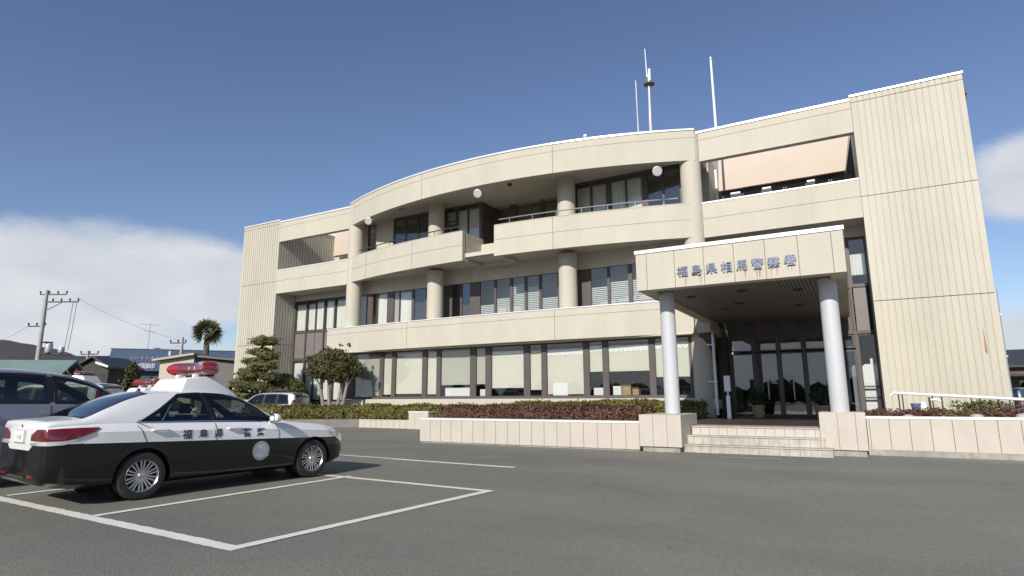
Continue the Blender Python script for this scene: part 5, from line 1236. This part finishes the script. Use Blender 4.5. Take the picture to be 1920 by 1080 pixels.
    # writing and emblem on the side
    for sx in (-1,):
        for i, (ch, x) in enumerate(zip("福島県警察", (.565, .815, 1.055, 1.535, 1.775))):
            vs, fs = text_mb(ch, .148, 0.0, 0.003); mb = MB(); z0 = .885 - .021 * x
            bm = bmesh.new(); bv = [bm.verts.new(v) for v in vs]
            for f in fs:
                try: bm.faces.new([bv[k] for k in f])
                except ValueError: pass
            for k in range(-17, 18): bmesh.ops.bisect_plane(bm, geom=list(bm.verts) + list(bm.edges) + list(bm.faces), plane_co=(0, k * .005, 0), plane_no=(0, 1, 0))
            bm.verts.index_update(); vs = [v.co.copy() for v in bm.verts]; fs = [tuple(v.index for v in f.verts) for f in bm.faces]; bm.free()
            pts = []
            for v in vs:
                Q = B.low(x + v.x, z0 + v.y, .0055); pts.append((Q[0], -Q[1], Q[2]))
            mb.add(pts, fs); mb.build('lettering', 'decal_ink', T)
        def disc(r, m, name, off, cx=1.80, cz=.545, sq=1.0, dx=0, dz=0):
            mb = MB(); pts = []
            rings = [0.0, r * .35, r * .7, r]
            Q = B.low(cx + dx, cz + dz, off); mb.v.append((Q[0], -Q[1], Q[2]))
            for rr in rings[1:]:
                for k in range(28):
                    t = 2 * math.pi * k / 28; Q = B.low(cx + dx + rr * math.cos(t), cz + dz + rr * sq * math.sin(t), off); mb.v.append((Q[0], -Q[1], Q[2]))
            for k in range(28):
                mb.f.append((0, 1 + k, 1 + (k + 1) % 28)); mb.mi.append(0); mb.sm.append(True)
                for ri in range(2): a = 1 + ri * 28; mb.f.append((a + k, a + 28 + k, a + 28 + (k + 1) % 28, a + (k + 1) % 28)); mb.mi.append(0); mb.sm.append(True)
            o = mb.build(name, m, T); fix_normals(o); return o
        disc(.155, 'emblem_ring', 'door_emblem', .006); disc(.118, 'emblem_body', 'emblem_centre', .009)
        disc(.03, 'emblem_yellow', 'emblem_spot', .012, dx=-.10, dz=.02, sq=1.5); disc(.028, 'emblem_yellow', 'emblem_spot', .012, dx=.11, dz=-.06, sq=1.6)
        disc(.03, 'car_pale', 'emblem_spot', .012, dx=-.02, dz=.06)
        disc(.022, 'steel', 'pillar_badge', .004, cx=-.12, cz=1.09)
    return T
HD = math.atan2(0.99525, 0.0974)
car = patrol_sedan(); car.location = (-9.746, 5.144, 0); car.rotation_euler.z = HD
tag(car, 'black and white patrol sedan parked nearest, red light bar on a tall white cowl')
car2 = copy_tree(car); car2.location = (-18.75, 9.55, 0); car2.rotation_euler.z = HD + R(4)
tag(car2, 'far patrol sedan whose white roof cowl and red bar show behind the nearest one')

def simple_car(name, tab, tone, base, mats, label, cat, group=None, side_polys=(), screens=None, pane='car_pane', bar=None, tail=None, r=.31, hw=.80, handles=(), seams_=()):
    T = empty(name, (0, 0, 0), label, cat, group); B = Body(tab, tone, (0.0, base), r); bo_ = B.mesh('body', mats, T)
    if screens: B.cut_windows(bo_, list(side_polys), [(screens['rear'][0] + .02, screens['rear'][1] - .02, .84), (screens['front'][0] + .03, screens['front'][1] - .1, .86)])
    for sx in (-1, 1):
        for x in (0.0, base): wheel(T, x, sx, hw, r, False)
        for i, p in enumerate(side_polys): B.side_patch(p, T, 'side_window', pane if i else pane, sx)
        for x, z in handles:
            P = B.low(x, z, 0); h = MB(); h.tube([(x - .11, sx * P[1], z), (x - .09, sx * (P[1] + .03), z), (x + .09, sx * (P[1] + .03), z), (x + .11, sx * P[1], z)], .015, 8); h.build('door_handle', 'chrome', T)
        for pts in seams_: B.ribbon(pts, .012, T, 'door_seam', 'trim_black', sx)
        if tail:
            x, z0, z1, w = tail; q = MB(); Q = B.low(x + .06, (z0 + z1) / 2, 0)
            q.box(x - .012, x + .02, sx * (Q[1] - w), sx * (Q[1] - .02), z0, z1) if sx > 0 else q.box(x - .012, x + .02, -(Q[1] - .02), -(Q[1] - w), z0, z1)
            q.build('tail_lamp', 'lamp_red', T)
            q = MB()
            for xx in (x + .02, x + .08, x + .14):
                for zz in (z0, z1): P = B.low(xx, zz, .006) if zz < B.half(xx)[8][1] else B.side(xx, min(1, (zz - B.half(xx)[8][1]) / max(.01, B.half(xx)[18][1] - B.half(xx)[8][1])), .008); q.v.append((P[0], sx * P[1], P[2]))
            q.f = [(0, 2, 3, 1), (2, 4, 5, 3)]; q.mi = [0, 0]; q.sm = [True, True]; q.build('tail_lamp_side', 'lamp_red', T)
        P = B.side(screens['mx'], .08); q = MB(); rounded_box(q, screens['mx'] - .06, screens['mx'] + .06, sx * (P[1] + .13) - .10, sx * (P[1] + .13) + .10, P[2], P[2] + .15, 0, .02, .03); q.build('mirror', mats[0], T, bevel=.03)
    if screens:
        a, b, f0, f1, w0, w1 = screens['rear']; B.top_patch(a, b, f0, f1, T, 'rear_screen', 'car_pane_rear', bow0=w0, bow1=w1)
        a, b, f0, f1, w0, w1 = screens['front']; B.top_patch(a, b, f0, f1, T, 'windscreen', pane, bow0=w0, bow1=w1)
    q = MB()
    for xs_ in (base * .12, base * .46): rounded_box(q, xs_ - .08, xs_ + .08, -hw * .72, hw * .72, .5, tab[3][3] + .1, 0, .02, .04); rounded_box(q, xs_ - .05, xs_ + .05, .2, .44, tab[3][3] + .12, tab[3][3] + .3, 0, .01, .02); rounded_box(q, xs_ - .05, xs_ + .05, -.44, -.2, tab[3][3] + .12, tab[3][3] + .3, 0, .01, .02)
    q.build('seats', 'seat_dark', T)
    for i in range(len(side_polys) - 1):
        a = max(p[0] for p in side_polys[i]); b = min(p[0] for p in side_polys[i + 1])
        for sx in (-1, 1): B.side_patch([(a - .06, .06), (a - .10, .90), (b - .01, .90), (b + .03, .06)], T, 'door_pillar', 'trim_black', sx, 8, 6, .004)
    q = MB(); q.box(tab[0][0] - .012, tab[0][0] - .002, -.165, .165, .62, .74); q.build('number_plate', 'plate', T)
    if bar: light_bar(T, *bar)
    return T, B
# big silver minivan in the next bay
VAN = [(-1.02, .34, .78, 1.20, .76, 1.60, .68, 1.66), (-.97, .28, .86, 1.28, .83, 1.76, .72, 1.82), (-.8, .24, .90, 1.32, .86, 1.84, .74, 1.90), (-.2, .22, .92, 1.33, .87, 1.87, .745, 1.935), (1.2, .22, .92, 1.33, .87, 1.865, .745, 1.935),
       (1.9, .22, .92, 1.32, .865, 1.82, .73, 1.885), (2.4, .22, .92, 1.30, .86, 1.70, .70, 1.76), (2.8, .22, .915, 1.26, .85, 1.50, .70, 1.55), (3.1, .22, .91, 1.20, .84, 1.28, .74, 1.32), (3.3, .22, .90, 1.12, .82, 1.16, .75, 1.19), (3.6, .23, .87, .98, .78, 1.01, .70, 1.03), (3.78, .28, .78, .80, .70, .82, .6, .83), (3.86, .32, .70, .66, .62, .68, .5, .69)]
van, VB = simple_car('minivan', VAN, lambda x: .70, 2.95, ['car_silver', 'car_silver'], 'large silver minivan with dark side windows parked beyond the patrol sedan', 'minivan', None,
    [[(-.62, .05), (-.55, .86), (.62, .90), (.66, .05)], [(.74, .05), (.70, .90), (1.66, .90), (1.72, .05)], [(1.84, .05), (1.78, .90), (2.35, .88), (2.72, .80), (3.0, .35), (2.9, .05)]],
    dict(rear=(-.99, -.86, .92, .86, 0, 0), front=(2.1, 3.14, .9, .9, -.1, -.2), mx=2.72), 'car_pane', None, (-1.0, 1.0, 1.3, .16), .34, .895, ((.95, 1.12), (1.98, 1.10)), ([(.70, 1.30), (.70, .8), (.72, .4)], [(1.76, 1.30), (1.77, .8), (1.76, .35)]))
van.location = (-12.95, 3.45, 0); van.rotation_euler.z = R(88)
# patrol wagon behind the hedge
WAG = [(-.85, .36, .72, .98, .70, 1.34, .60, 1.38), (-.80, .30, .80, 1.02, .78, 1.50, .64, 1.56), (-.6, .26, .85, 1.05, .82, 1.62, .66, 1.68), (0, .22, .87, 1.05, .83, 1.655, .665, 1.715), (1.0, .22, .87, 1.03, .83, 1.65, .66, 1.71), (1.5, .22, .87, 1.02, .82, 1.58, .65, 1.64), (2.0, .22, .87, 1.0, .82, 1.28, .67, 1.33), (2.25, .22, .865, .98, .81, 1.04, .72, 1.07), (2.8, .22, .85, .93, .78, .96, .70, .985), (3.2, .25, .80, .84, .70, .86, .62, .87), (3.35, .3, .70, .68, .6, .69, .5, .70)]
wag, _b = simple_car('patrol_wagon', WAG, lambda x: .66, 2.6, ['car_pale', 'car_black'], 'pale patrol wagon with a red bar standing behind the hedge by the dome shrub', 'police car', 'patrol cars parked in the lot',
    [[(-.55, .10), (-.42, .86), (.12, .90), (.16, .08)], [(.22, .08), (.18, .90), (.86, .90), (.92, .06)], [(1.0, .06), (.94, .90), (1.5, .90), (1.9, .72), (2.02, .08)]],
    dict(rear=(-.82, -.62, .9, .85, 0, 0), front=(1.35, 2.24, .88, .9, -.06, -.15), mx=1.95), 'car_pane', (.75, 1.82, .52, .055, .11, .02), (-.83, .98, 1.3, .12), .33, .85, ((.25, .93), (1.1, .92)))
wag.location = (-26.35, 22.3, 0.0); wag.rotation_euler.z = R(196)
# small high patrol van seen over the minivan's bonnet
KEI = [(-.62, .32, .64, 1.00, .64, 1.66, .56, 1.70), (-.58, .28, .70, 1.05, .70, 1.78, .60, 1.82), (-.3, .24, .735, 1.06, .73, 1.84, .61, 1.885), (1.4, .24, .735, 1.06, .73, 1.83, .61, 1.88), (1.9, .24, .735, 1.05, .72, 1.66, .60, 1.70), (2.25, .24, .73, 1.02, .71, 1.25, .64, 1.29), (2.45, .26, .72, .98, .68, 1.03, .62, 1.05), (2.65, .28, .68, .86, .62, .88, .55, .89), (2.72, .34, .62, .70, .56, .71, .5, .72)]
kei, kb = simple_car('patrol_van', KEI, lambda x: .72, 2.4, ['car_white', 'car_black'], 'small white patrol van with high red tail lamps seen over the minivan', 'police car', 'patrol cars parked in the lot',
    [[(-.25, .08), (-.2, .85), (.55, .85), (.6, .08)], [(.68, .06), (.65, .85), (1.25, .85), (1.3, .06)], [(1.38, .06), (1.34, .86), (1.75, .86), (2.1, .5), (2.12, .08)]],
    dict(rear=(-.60, -.45, .9, .85, 0, 0), front=(1.7, 2.4, .88, .9, -.05, -.1), mx=2.1), 'car_pane', (.30, 2.20, .5, .06, .11, .05), (-.60, 1.42, 1.68, .16), .28, .72, ((.1, .95), (.8, .95)))
q = MB(); rounded_box(q, -.05, .62, -.45, .45, 1.84, 2.13, 0, .18, .08); q.build('roof_cowl', 'car_white', kei, bevel=.03)
kei.location = (-20.6, 9.95, 0); kei.rotation_euler.z = R(215)
# dark blue car at the far right
nav, nb = simple_car('parked_car', WAG, lambda x: .66, 2.6, ['car_navy', 'car_navy'], 'dark blue car parked far off beyond the right end of the station', 'car', None,
    [[(-.55, .10), (-.42, .86), (.12, .90), (.16, .08)], [(.22, .08), (.18, .90), (.86, .90), (.92, .06)], [(1.0, .06), (.94, .90), (1.5, .90), (1.9, .72), (2.02, .08)]],
    dict(rear=(-.82, -.62, .9, .85, 0, 0), front=(1.35, 2.24, .88, .9, -.06, -.15), mx=1.95), 'car_pane', None, (-.83, .98, 1.3, .12), .33, .85)
nav.location = (7.1, 37.0, 0.0); nav.rotation_euler.z = R(20)

# ------------------------------------------------------------------ surroundings
def gable(T, x0, x1, y0, y1, zw, zr, wall, roof, eave=.4, ridge='x', parts=True):
    w = MB(); w.box(x0, x1, y0, y1, 0, zw)
    ym = (y0 + y1) / 2; xm = (x0 + x1) / 2
    if ridge == 'x': w.prismX([(y0, zw + .001), (y1, zw + .001), (ym, zr - .1)], x0, x1)
    else: w.prismY([(x0, zw + .001), (x1, zw + .001), (xm, zr - .1)], y0, y1)
    w.build('wall', wall, T); r = MB(); t = .12
    if ridge == 'x':
        s = (zr - zw) / (ym - y0); ze = zw - s * eave
        r.prismX([(y0 - eave, ze), (ym, zr), (y1 + eave, ze), (y1 + eave, ze + t), (ym, zr + t), (y0 - eave, ze + t)], x0 - eave, x1 + eave)
    else:
        s = (zr - zw) / (xm - x0); ze = zw - s * eave
        r.prismY([(x0 - eave, ze), (xm, zr), (x1 + eave, ze), (x1 + eave, ze + t), (xm, zr + t), (x0 - eave, ze + t)], y0 - eave, y1 + eave)
    r.build('roof', roof, T)
def local(x, y, rz):
    T = Matrix.Translation((x, y, 0)) @ Matrix.Rotation(rz, 4, 'Z'); return T
def house(name, x, y, rz, label, fn):
    T = empty(name, (0, 0, 0), label, 'building'); fn(T); T.location = (x, y, 0); T.rotation_euler.z = rz; return T
def win_(T, x, y, z, w, h, m='car_pane_rear', axis='y'):
    f = MB()
    if axis == 'y': f.box(x - w / 2, x + w / 2, y - .05, y + .02, z, z + h)
    else: f.box(x - .02, x + .05, y - w / 2, y + w / 2, z, z + h)
    o = f.build('window', 'brown_frame', T); p = MB()
    if axis == 'y': p.box(x - w / 2 + .06, x + w / 2 - .06, y - .056, y - .052, z + .06, z + h - .06)
    else: p.box(x + .052, x + .056, y - w / 2 + .06, y + w / 2 - .06, z + .06, z + h - .06)
    p.build('pane', m, o)
# in these local frames +x runs away to the right of the picture, -y faces the viewer
def f_green(T):
    gable(T, -8, 4.2, 0, 3.6, 2.35, 3.45, 'wall_dark', 'roof_green', .5, 'x'); win_(T, 1.2, 0, .9, 1.4, 1.1); win_(T, -2.5, 0, .9, 1.4, 1.1)
    c = MB(); c.box(-6.0, -5.8, 1.7, 1.9, 3.2, 3.95); c.build('flue', 'concrete', T)
house('house', -40.5, 13.0, R(38), 'low house with a pale green metal roof left of the utility pole foot', f_green)
def f_dark(T): gable(T, -1.1, 1.1, 0, 3.5, 3.7, 4.35, 'wall_dark', 'roof_dark', .3, 'y'); win_(T, -.3, 0, 1, .9, 1.0)
house('shed', -47.3, 22.7, R(30), 'dark weathered shed with a pale verge board behind the bare tree', f_dark)
vb = MB(); vb.prismY([(-.6, 3.9), (.3, 3.6), (.32, 3.74), (-.58, 4.04)], -.06, .06); o = vb.build('verge_board', 'board_white'); o.parent = [x for x in C.objects if x.name == 'shed'][0]; o.location = (.85, -.38, 3.60)
def f_blue(T):
    w = MB(); w.box(-.2, 12, 0, 9, 0, 4.2); w.build('wall', 'wall_blue', T)
    r = MB(); r.prismX([(-.6, 4.05), (9.4, 4.05), (9.4, 6.2), (1.0, 6.2)], -.6, 12.5)
    ro = r.build('roof', 'roof_blue', T)
    g_ = MB(); g_.box(-.7, 12.6, .96, 1.12, 6.203, 6.28); g_.build('ridge_trim', 'wall_blue', ro)
    for i, ch in enumerate("木国師"):
        vs, fs = text_mb(ch, .72, .02, .012); mb = MB(); ca, sa = math.cos(math.atan2(2.15, 1.6)), math.sin(math.atan2(2.15, 1.6))
        mb.add([(1.75 + .66 * i + v.x, -.6 + (.55 + v.y) * ca - .08, 4.05 + (.55 + v.y) * sa + .05) for v in vs], fs); mb.build('sign_letter', 'board_white', ro)
    mb = MB(); random.seed(3)
    for i in range(14):
        x = 1.1 + i * .42; ca, sa = .597, .802
        for k in range(3):
            u = random.uniform(0, .22); v0 = 1.42 + random.uniform(0, .28)
            mb.add([(x + u, -.6 + v0 * ca - .03, 4.05 + v0 * sa + .02), (x + u + .12, -.6 + v0 * ca - .03, 4.05 + v0 * sa + .02), (x + u + .12, -.6 + (v0 + .12) * ca - .03, 4.05 + (v0 + .12) * sa + .02), (x + u, -.6 + (v0 + .12) * ca - .03, 4.05 + (v0 + .12) * sa + .02)], [(0, 1, 2, 3)])
    mat('sign_pink', (.34, .22, .24), .7); mb.build('sign_marks', 'sign_pink', ro)
    a = MB(); a.tube([(2.3, 2, 6.2), (2.3, 2, 8.9)], .04, 6)
    for z, w in ((8.8, .8), (8.1, .5)):
        a.tube([(2.3 - w, 2, z + .06), (2.3 + w, 2, z - .06)], .02, 5)
        for k in range(5): xx = 2.3 - w + 2 * w * k / 4; a.tube([(xx, 1.7, z), (xx, 2.3, z)], .018, 4)
    a.build('television_aerial', 'galv', T)
    d = MB(); d.lathe([(0, 0), (.25, .04), (.36, .14)], (3.2, 1.2, 6.25), n=14); d.build('satellite_dish', 'board_white', T)
    c = MB(); c.box(4.5, 6.2, -.8, 0, 2.9, 3.0); c.build('awning', 'roof_green', T)
    win_(T, 4, 0, 1, 2.5, 1.4); win_(T, 8, 0, 1, 2.5, 1.4)
house('shop', -61.4, 31.3, R(52), 'blue roofed shop with white lettering painted across its front roof slope', f_blue)
def f_beige2(T):
    w = MB(); w.prismY([(0, 0), (2.3, 0), (2.3, 4.30), (0, 3.95)], 0, 6); w.build('wall', 'wall_beige', T)
    r = MB(); r.prismY([(-.35, 3.93), (2.45, 4.345), (2.45, 4.48), (-.35, 4.07)], -.4, 6.4); r.build('roof', 'step_stone', T)
    w = MB(); w.box(2.302, 8.5, 0.3, 6, 0, 3.55); w.build('side_wing', 'wall_grey', T)
    r = MB(); r.prismY([(2.46, 4.20), (9.0, 3.58), (9.0, 3.72), (2.46, 4.36)], -.1, 6.3); r.build('side_roof', 'wall_grey', T)
    r = MB(); r.prismY([(2.302, 3.552), (8.4, 3.552), (2.302, 4.14)], 0.3, 5.9); r.build('side_gable', 'wall_grey', T)
    win_(T, 5.4, 0.3, 1.2, 1.5, 1.1)
    c = MB(); c.box(5.0, 6.1, 1.2, 2.2, 3.8, 4.30); c.lathe([(0, 4.75), (.25, 4.73), (.36, 4.6), (.26, 4.5), (.26, 4.3)], (5.55, 1.7, 0), n=16); c.build('roof_ventilator', 'board_white', T)
house('house', -41.3, 23.95, R(30), 'sunlit beige rendered house with a grey wing in front of the palm', f_beige2)
def f_solar(T): gable(T, -2.0, 2.0, 0, 5, 5.0, 5.75, 'wall_grey', 'roof_dark', .4, 'x')
house('house', -68.5, 30.5, R(30), 'distant house with a dark blue grey roof below the hills', f_solar)
def f_right(T):
    gable(T, -4, 12, 0, 8, 3.4, 4.6, 'wall_brown', 'roof_dark', .5, 'x'); win_(T, 0, 0, 1.2, 2, 1.2); win_(T, 4, 0, 1.2, 2, 1.2)
    c = MB(); c.box(-3, 10, -1.6, 0, 2.6, 2.75); c.build('awning', 'wall_dark', T)
house('house', 11.0, 54.0, R(-8), 'low brown building with a dark roof far off at the right edge', f_right)
def tapered(x, y, h, r0, r1, name, label, m='pole_concrete'):
    T = empty(name, (x, y, 0), label, 'pole'); q = MB(); q.tube([(x, y, 0), (x, y, h)], [r0, r1], 14); q.build('pole', m, T); return T
U = tapered(-55.5, 22.6, 10.0, .22, .12, 'utility_pole', 'tall concrete utility pole with crossarms and a transformer above the green roof')
def arm(T, x, y, z, dx, dy, l0, l1, name, r=.06):
    q = MB(); q.tube([(x + dx * l0, y + dy * l0, z), (x + dx * l1, y + dy * l1, z)], r, 6)
    n = max(2, int((l1 - l0) / .6))
    for i in range(n + 1):
        t = l0 + (l1 - l0) * i / n; q.lathe([(0, z + .05), (.07, z + .08), (.05, z + .16), (.08, z + .2), (.04, z + .28), (0, z + .3)], (x + dx * t, y + dy * t, 0), n=8)
    q.build(name, 'dark_steel', T)
cx, sy_ = math.cos(R(29.5)), math.sin(R(29.5))
arm(U, -55.5, 22.6, 9.65, cx, sy_, -.5, 1.6, 'crossarm', .045); arm(U, -55.5, 22.6, 9.05, cx, sy_, -.1, 2.6, 'crossarm', .05)
arm(U, -55.5, 22.6, 7.1, cx, sy_, -1.1, .2, 'crossarm', .045)
q = MB(); q.tube([(-55.5 + cx * .2, 22.6 + sy_ * .2, 8.4), (-55.5 + cx * 1.3, 22.6 + sy_ * 1.3, 9.0)], .03, 5); q.build('brace', 'dark_steel', U)
q = MB(); 
for (l, r, z0, z1) in ((.75, .26, 5.0, 5.75), (1.75, .22, 5.0, 5.45)):
    q.lathe([(0, z1 + .02), (r * .9, z1), (r, z1 - .1), (r, z0 + .05), (r * .9, z0), (0, z0)], (-55.5 + cx * l, 22.6 + sy_ * l, 0), n=14)
q.build('transformer', 'galv', U)
q = MB(); q.tube([(-55.5, 22.6, 4.95), (-55.5 + cx * 2.5, 22.6 + sy_ * 2.5, 4.9)], .07, 6); q.box(-55.5 + cx * .5 - .3, -55.5 + cx * .5 + .4, 22.6 + sy_ * .5 - .3, 22.6 + sy_ * .5 + .3, 5.78, 5.86); q.build('platform', 'dark_steel', U)
for k in range(10):
    q = MB(); z = 7.2 + k * .2; q.tube([(-55.5 - .22, 22.6 - .1, z), (-55.5 + .22, 22.6 + .1, z)], .02, 5); q.build('step_bolt', 'dark_steel', U)
q = MB()
for l in (2.2, 2.5): q.tube([(-55.5 + cx * l, 22.6 + sy_ * l, 9.0), (-55.5 + cx * (l - .1), 22.6 + sy_ * (l - .1), 7.0), (-55.5 + cx * (l - .25), 22.6 + sy_ * (l - .25), 5.2)], .022, 4)
q.build('drop_cable', 'dark_steel', U)
U2 = tapered(-49.8, 30.6, 6.6, .17, .11, 'utility_pole', 'thin utility pole close beside the palm tree'); arm(U2, -49.8, 30.6, 6.1, cx, sy_, -1.0, .3, 'crossarm', .05)
q = MB(); q.lathe([(0, 5.4), (.16, 5.4), (.16, 5.0), (0, 4.95)], (-50.6, 30.15, 0), n=10); q.build('transformer', 'galv', U2)
U3 = tapered(-58.5, 27.5, 5.6, .14, .09, 'utility_pole', 'short far utility pole above the bare tree'); arm(U3, -58.5, 27.5, 5.3, cx, sy_, -.6, .9, 'crossarm', .05)
def wire(a, b, sag, r, label):
    q = MB(); a = Vector(a); b = Vector(b); pts = [a + (b - a) * t - Vector((0, 0, sag * 4 * t * (1 - t))) for t in [i / 20 for i in range(21)]]
    q.tube(pts, r, 5); tag(q.build('power_line', 'galv'), label, 'cable', 'overhead power lines')
wire((-55.5 + cx * 2.4, 22.6 + sy_ * 2.4, 9.4), (-49.8, 30.6, 6.3), .35, .014, 'upper overhead cable from the tall utility pole to the thin one')
wire((-58.0, 32.0, 6.1), (-49.8, 30.6, 5.9), .2, .014, 'lower overhead cable behind the aerial of the blue shop')
wire((-55.5 - cx * 1.0, 22.6 - sy_ * 1.0, 7.2), (-95, 26, 8.0), 1.8, .016, 'overhead cable leaving the tall utility pole to the left')
WP = MB(); WP.tube([(8.15, 36.2, 0), (7.72, 36.2, 5.0)], [.13, .09], 10); WP.lathe([(0, 5.1), (.1, 5.08), (.12, 4.95), (.09, 4.9)], (7.72, 36.2, 0), n=10)
tag(WP.build('white_pole', 'white_paint'), 'leaning white pole at the far right edge beyond the station', 'pole')
# hills -------------------------------------------------------------
hm = MB(); n = 160; rows = 7
for i in range(n + 1):
    az = R(172 - 110 * i / n)          # sweep of horizon behind the town
    for j in range(rows):
        d = 820 + j * 60
        dg = math.degrees(az); fall = 1.0 if dg > 160 else (0.78 + .22 * (dg - 154) / 6 if dg > 154 else max(.16, .78 - .07 * (154 - dg)))
        base = 80 * fall * (1.0 + .16 * mnoise.noise(Vector((az * 6, 0.4, 0))) + .07 * mnoise.noise(Vector((az * 25, 2.0, 0))))
        h = base * math.sin(math.pi * min(1, j / 4) / 2) + 3.0 * mnoise.noise(Vector((az * 60, j * 1.3, 0))) + 1.2 * mnoise.noise(Vector((az * 260, j * 2.3, 1)))
        hm.v.append((math.cos(az) * d, math.sin(az) * d, h if j else -4))
for i in range(n):
    for j in range(rows - 1): a = i * rows + j; hm.f.append((a, a + 1, a + rows + 1, a + rows)); hm.mi.append(0); hm.sm.append(True)
o = hm.build('hills', 'hill', kind='structure'); fix_normals(o)

# unseen tree belt added behind the viewer to darken the glass reflections
random.seed(11); wd = MB()
for i in range(90):
    x = -75 + i * 1.7 + random.uniform(-.8, .8); y = -62 + random.uniform(-5, 5); h = random.uniform(2.6, 4.6)
    pr = [(0.0, 0.0)] + [(1.9 * math.sin(math.pi * (k + 1.2) / 9.2) * (1 + .25 * mnoise.noise(Vector((i * 3.1, k * .8, 0)))), h * (k + .5) / 7.5) for k in range(7)] + [(0.0, h)]
    wd.lathe(pr, (x, y, 0), n=12); blob_leaves(wd, (x, y, h * .58), (2.0, 1.7, h * .55), 160, 0.10, 0.8, 0.2, i * 1.3)
tag(wd.build('added_tree_belt', 'leaf_conifer', kind='stuff'), 'dark belt of trees added behind the viewer to darken reflections in the entrance glass', 'trees')
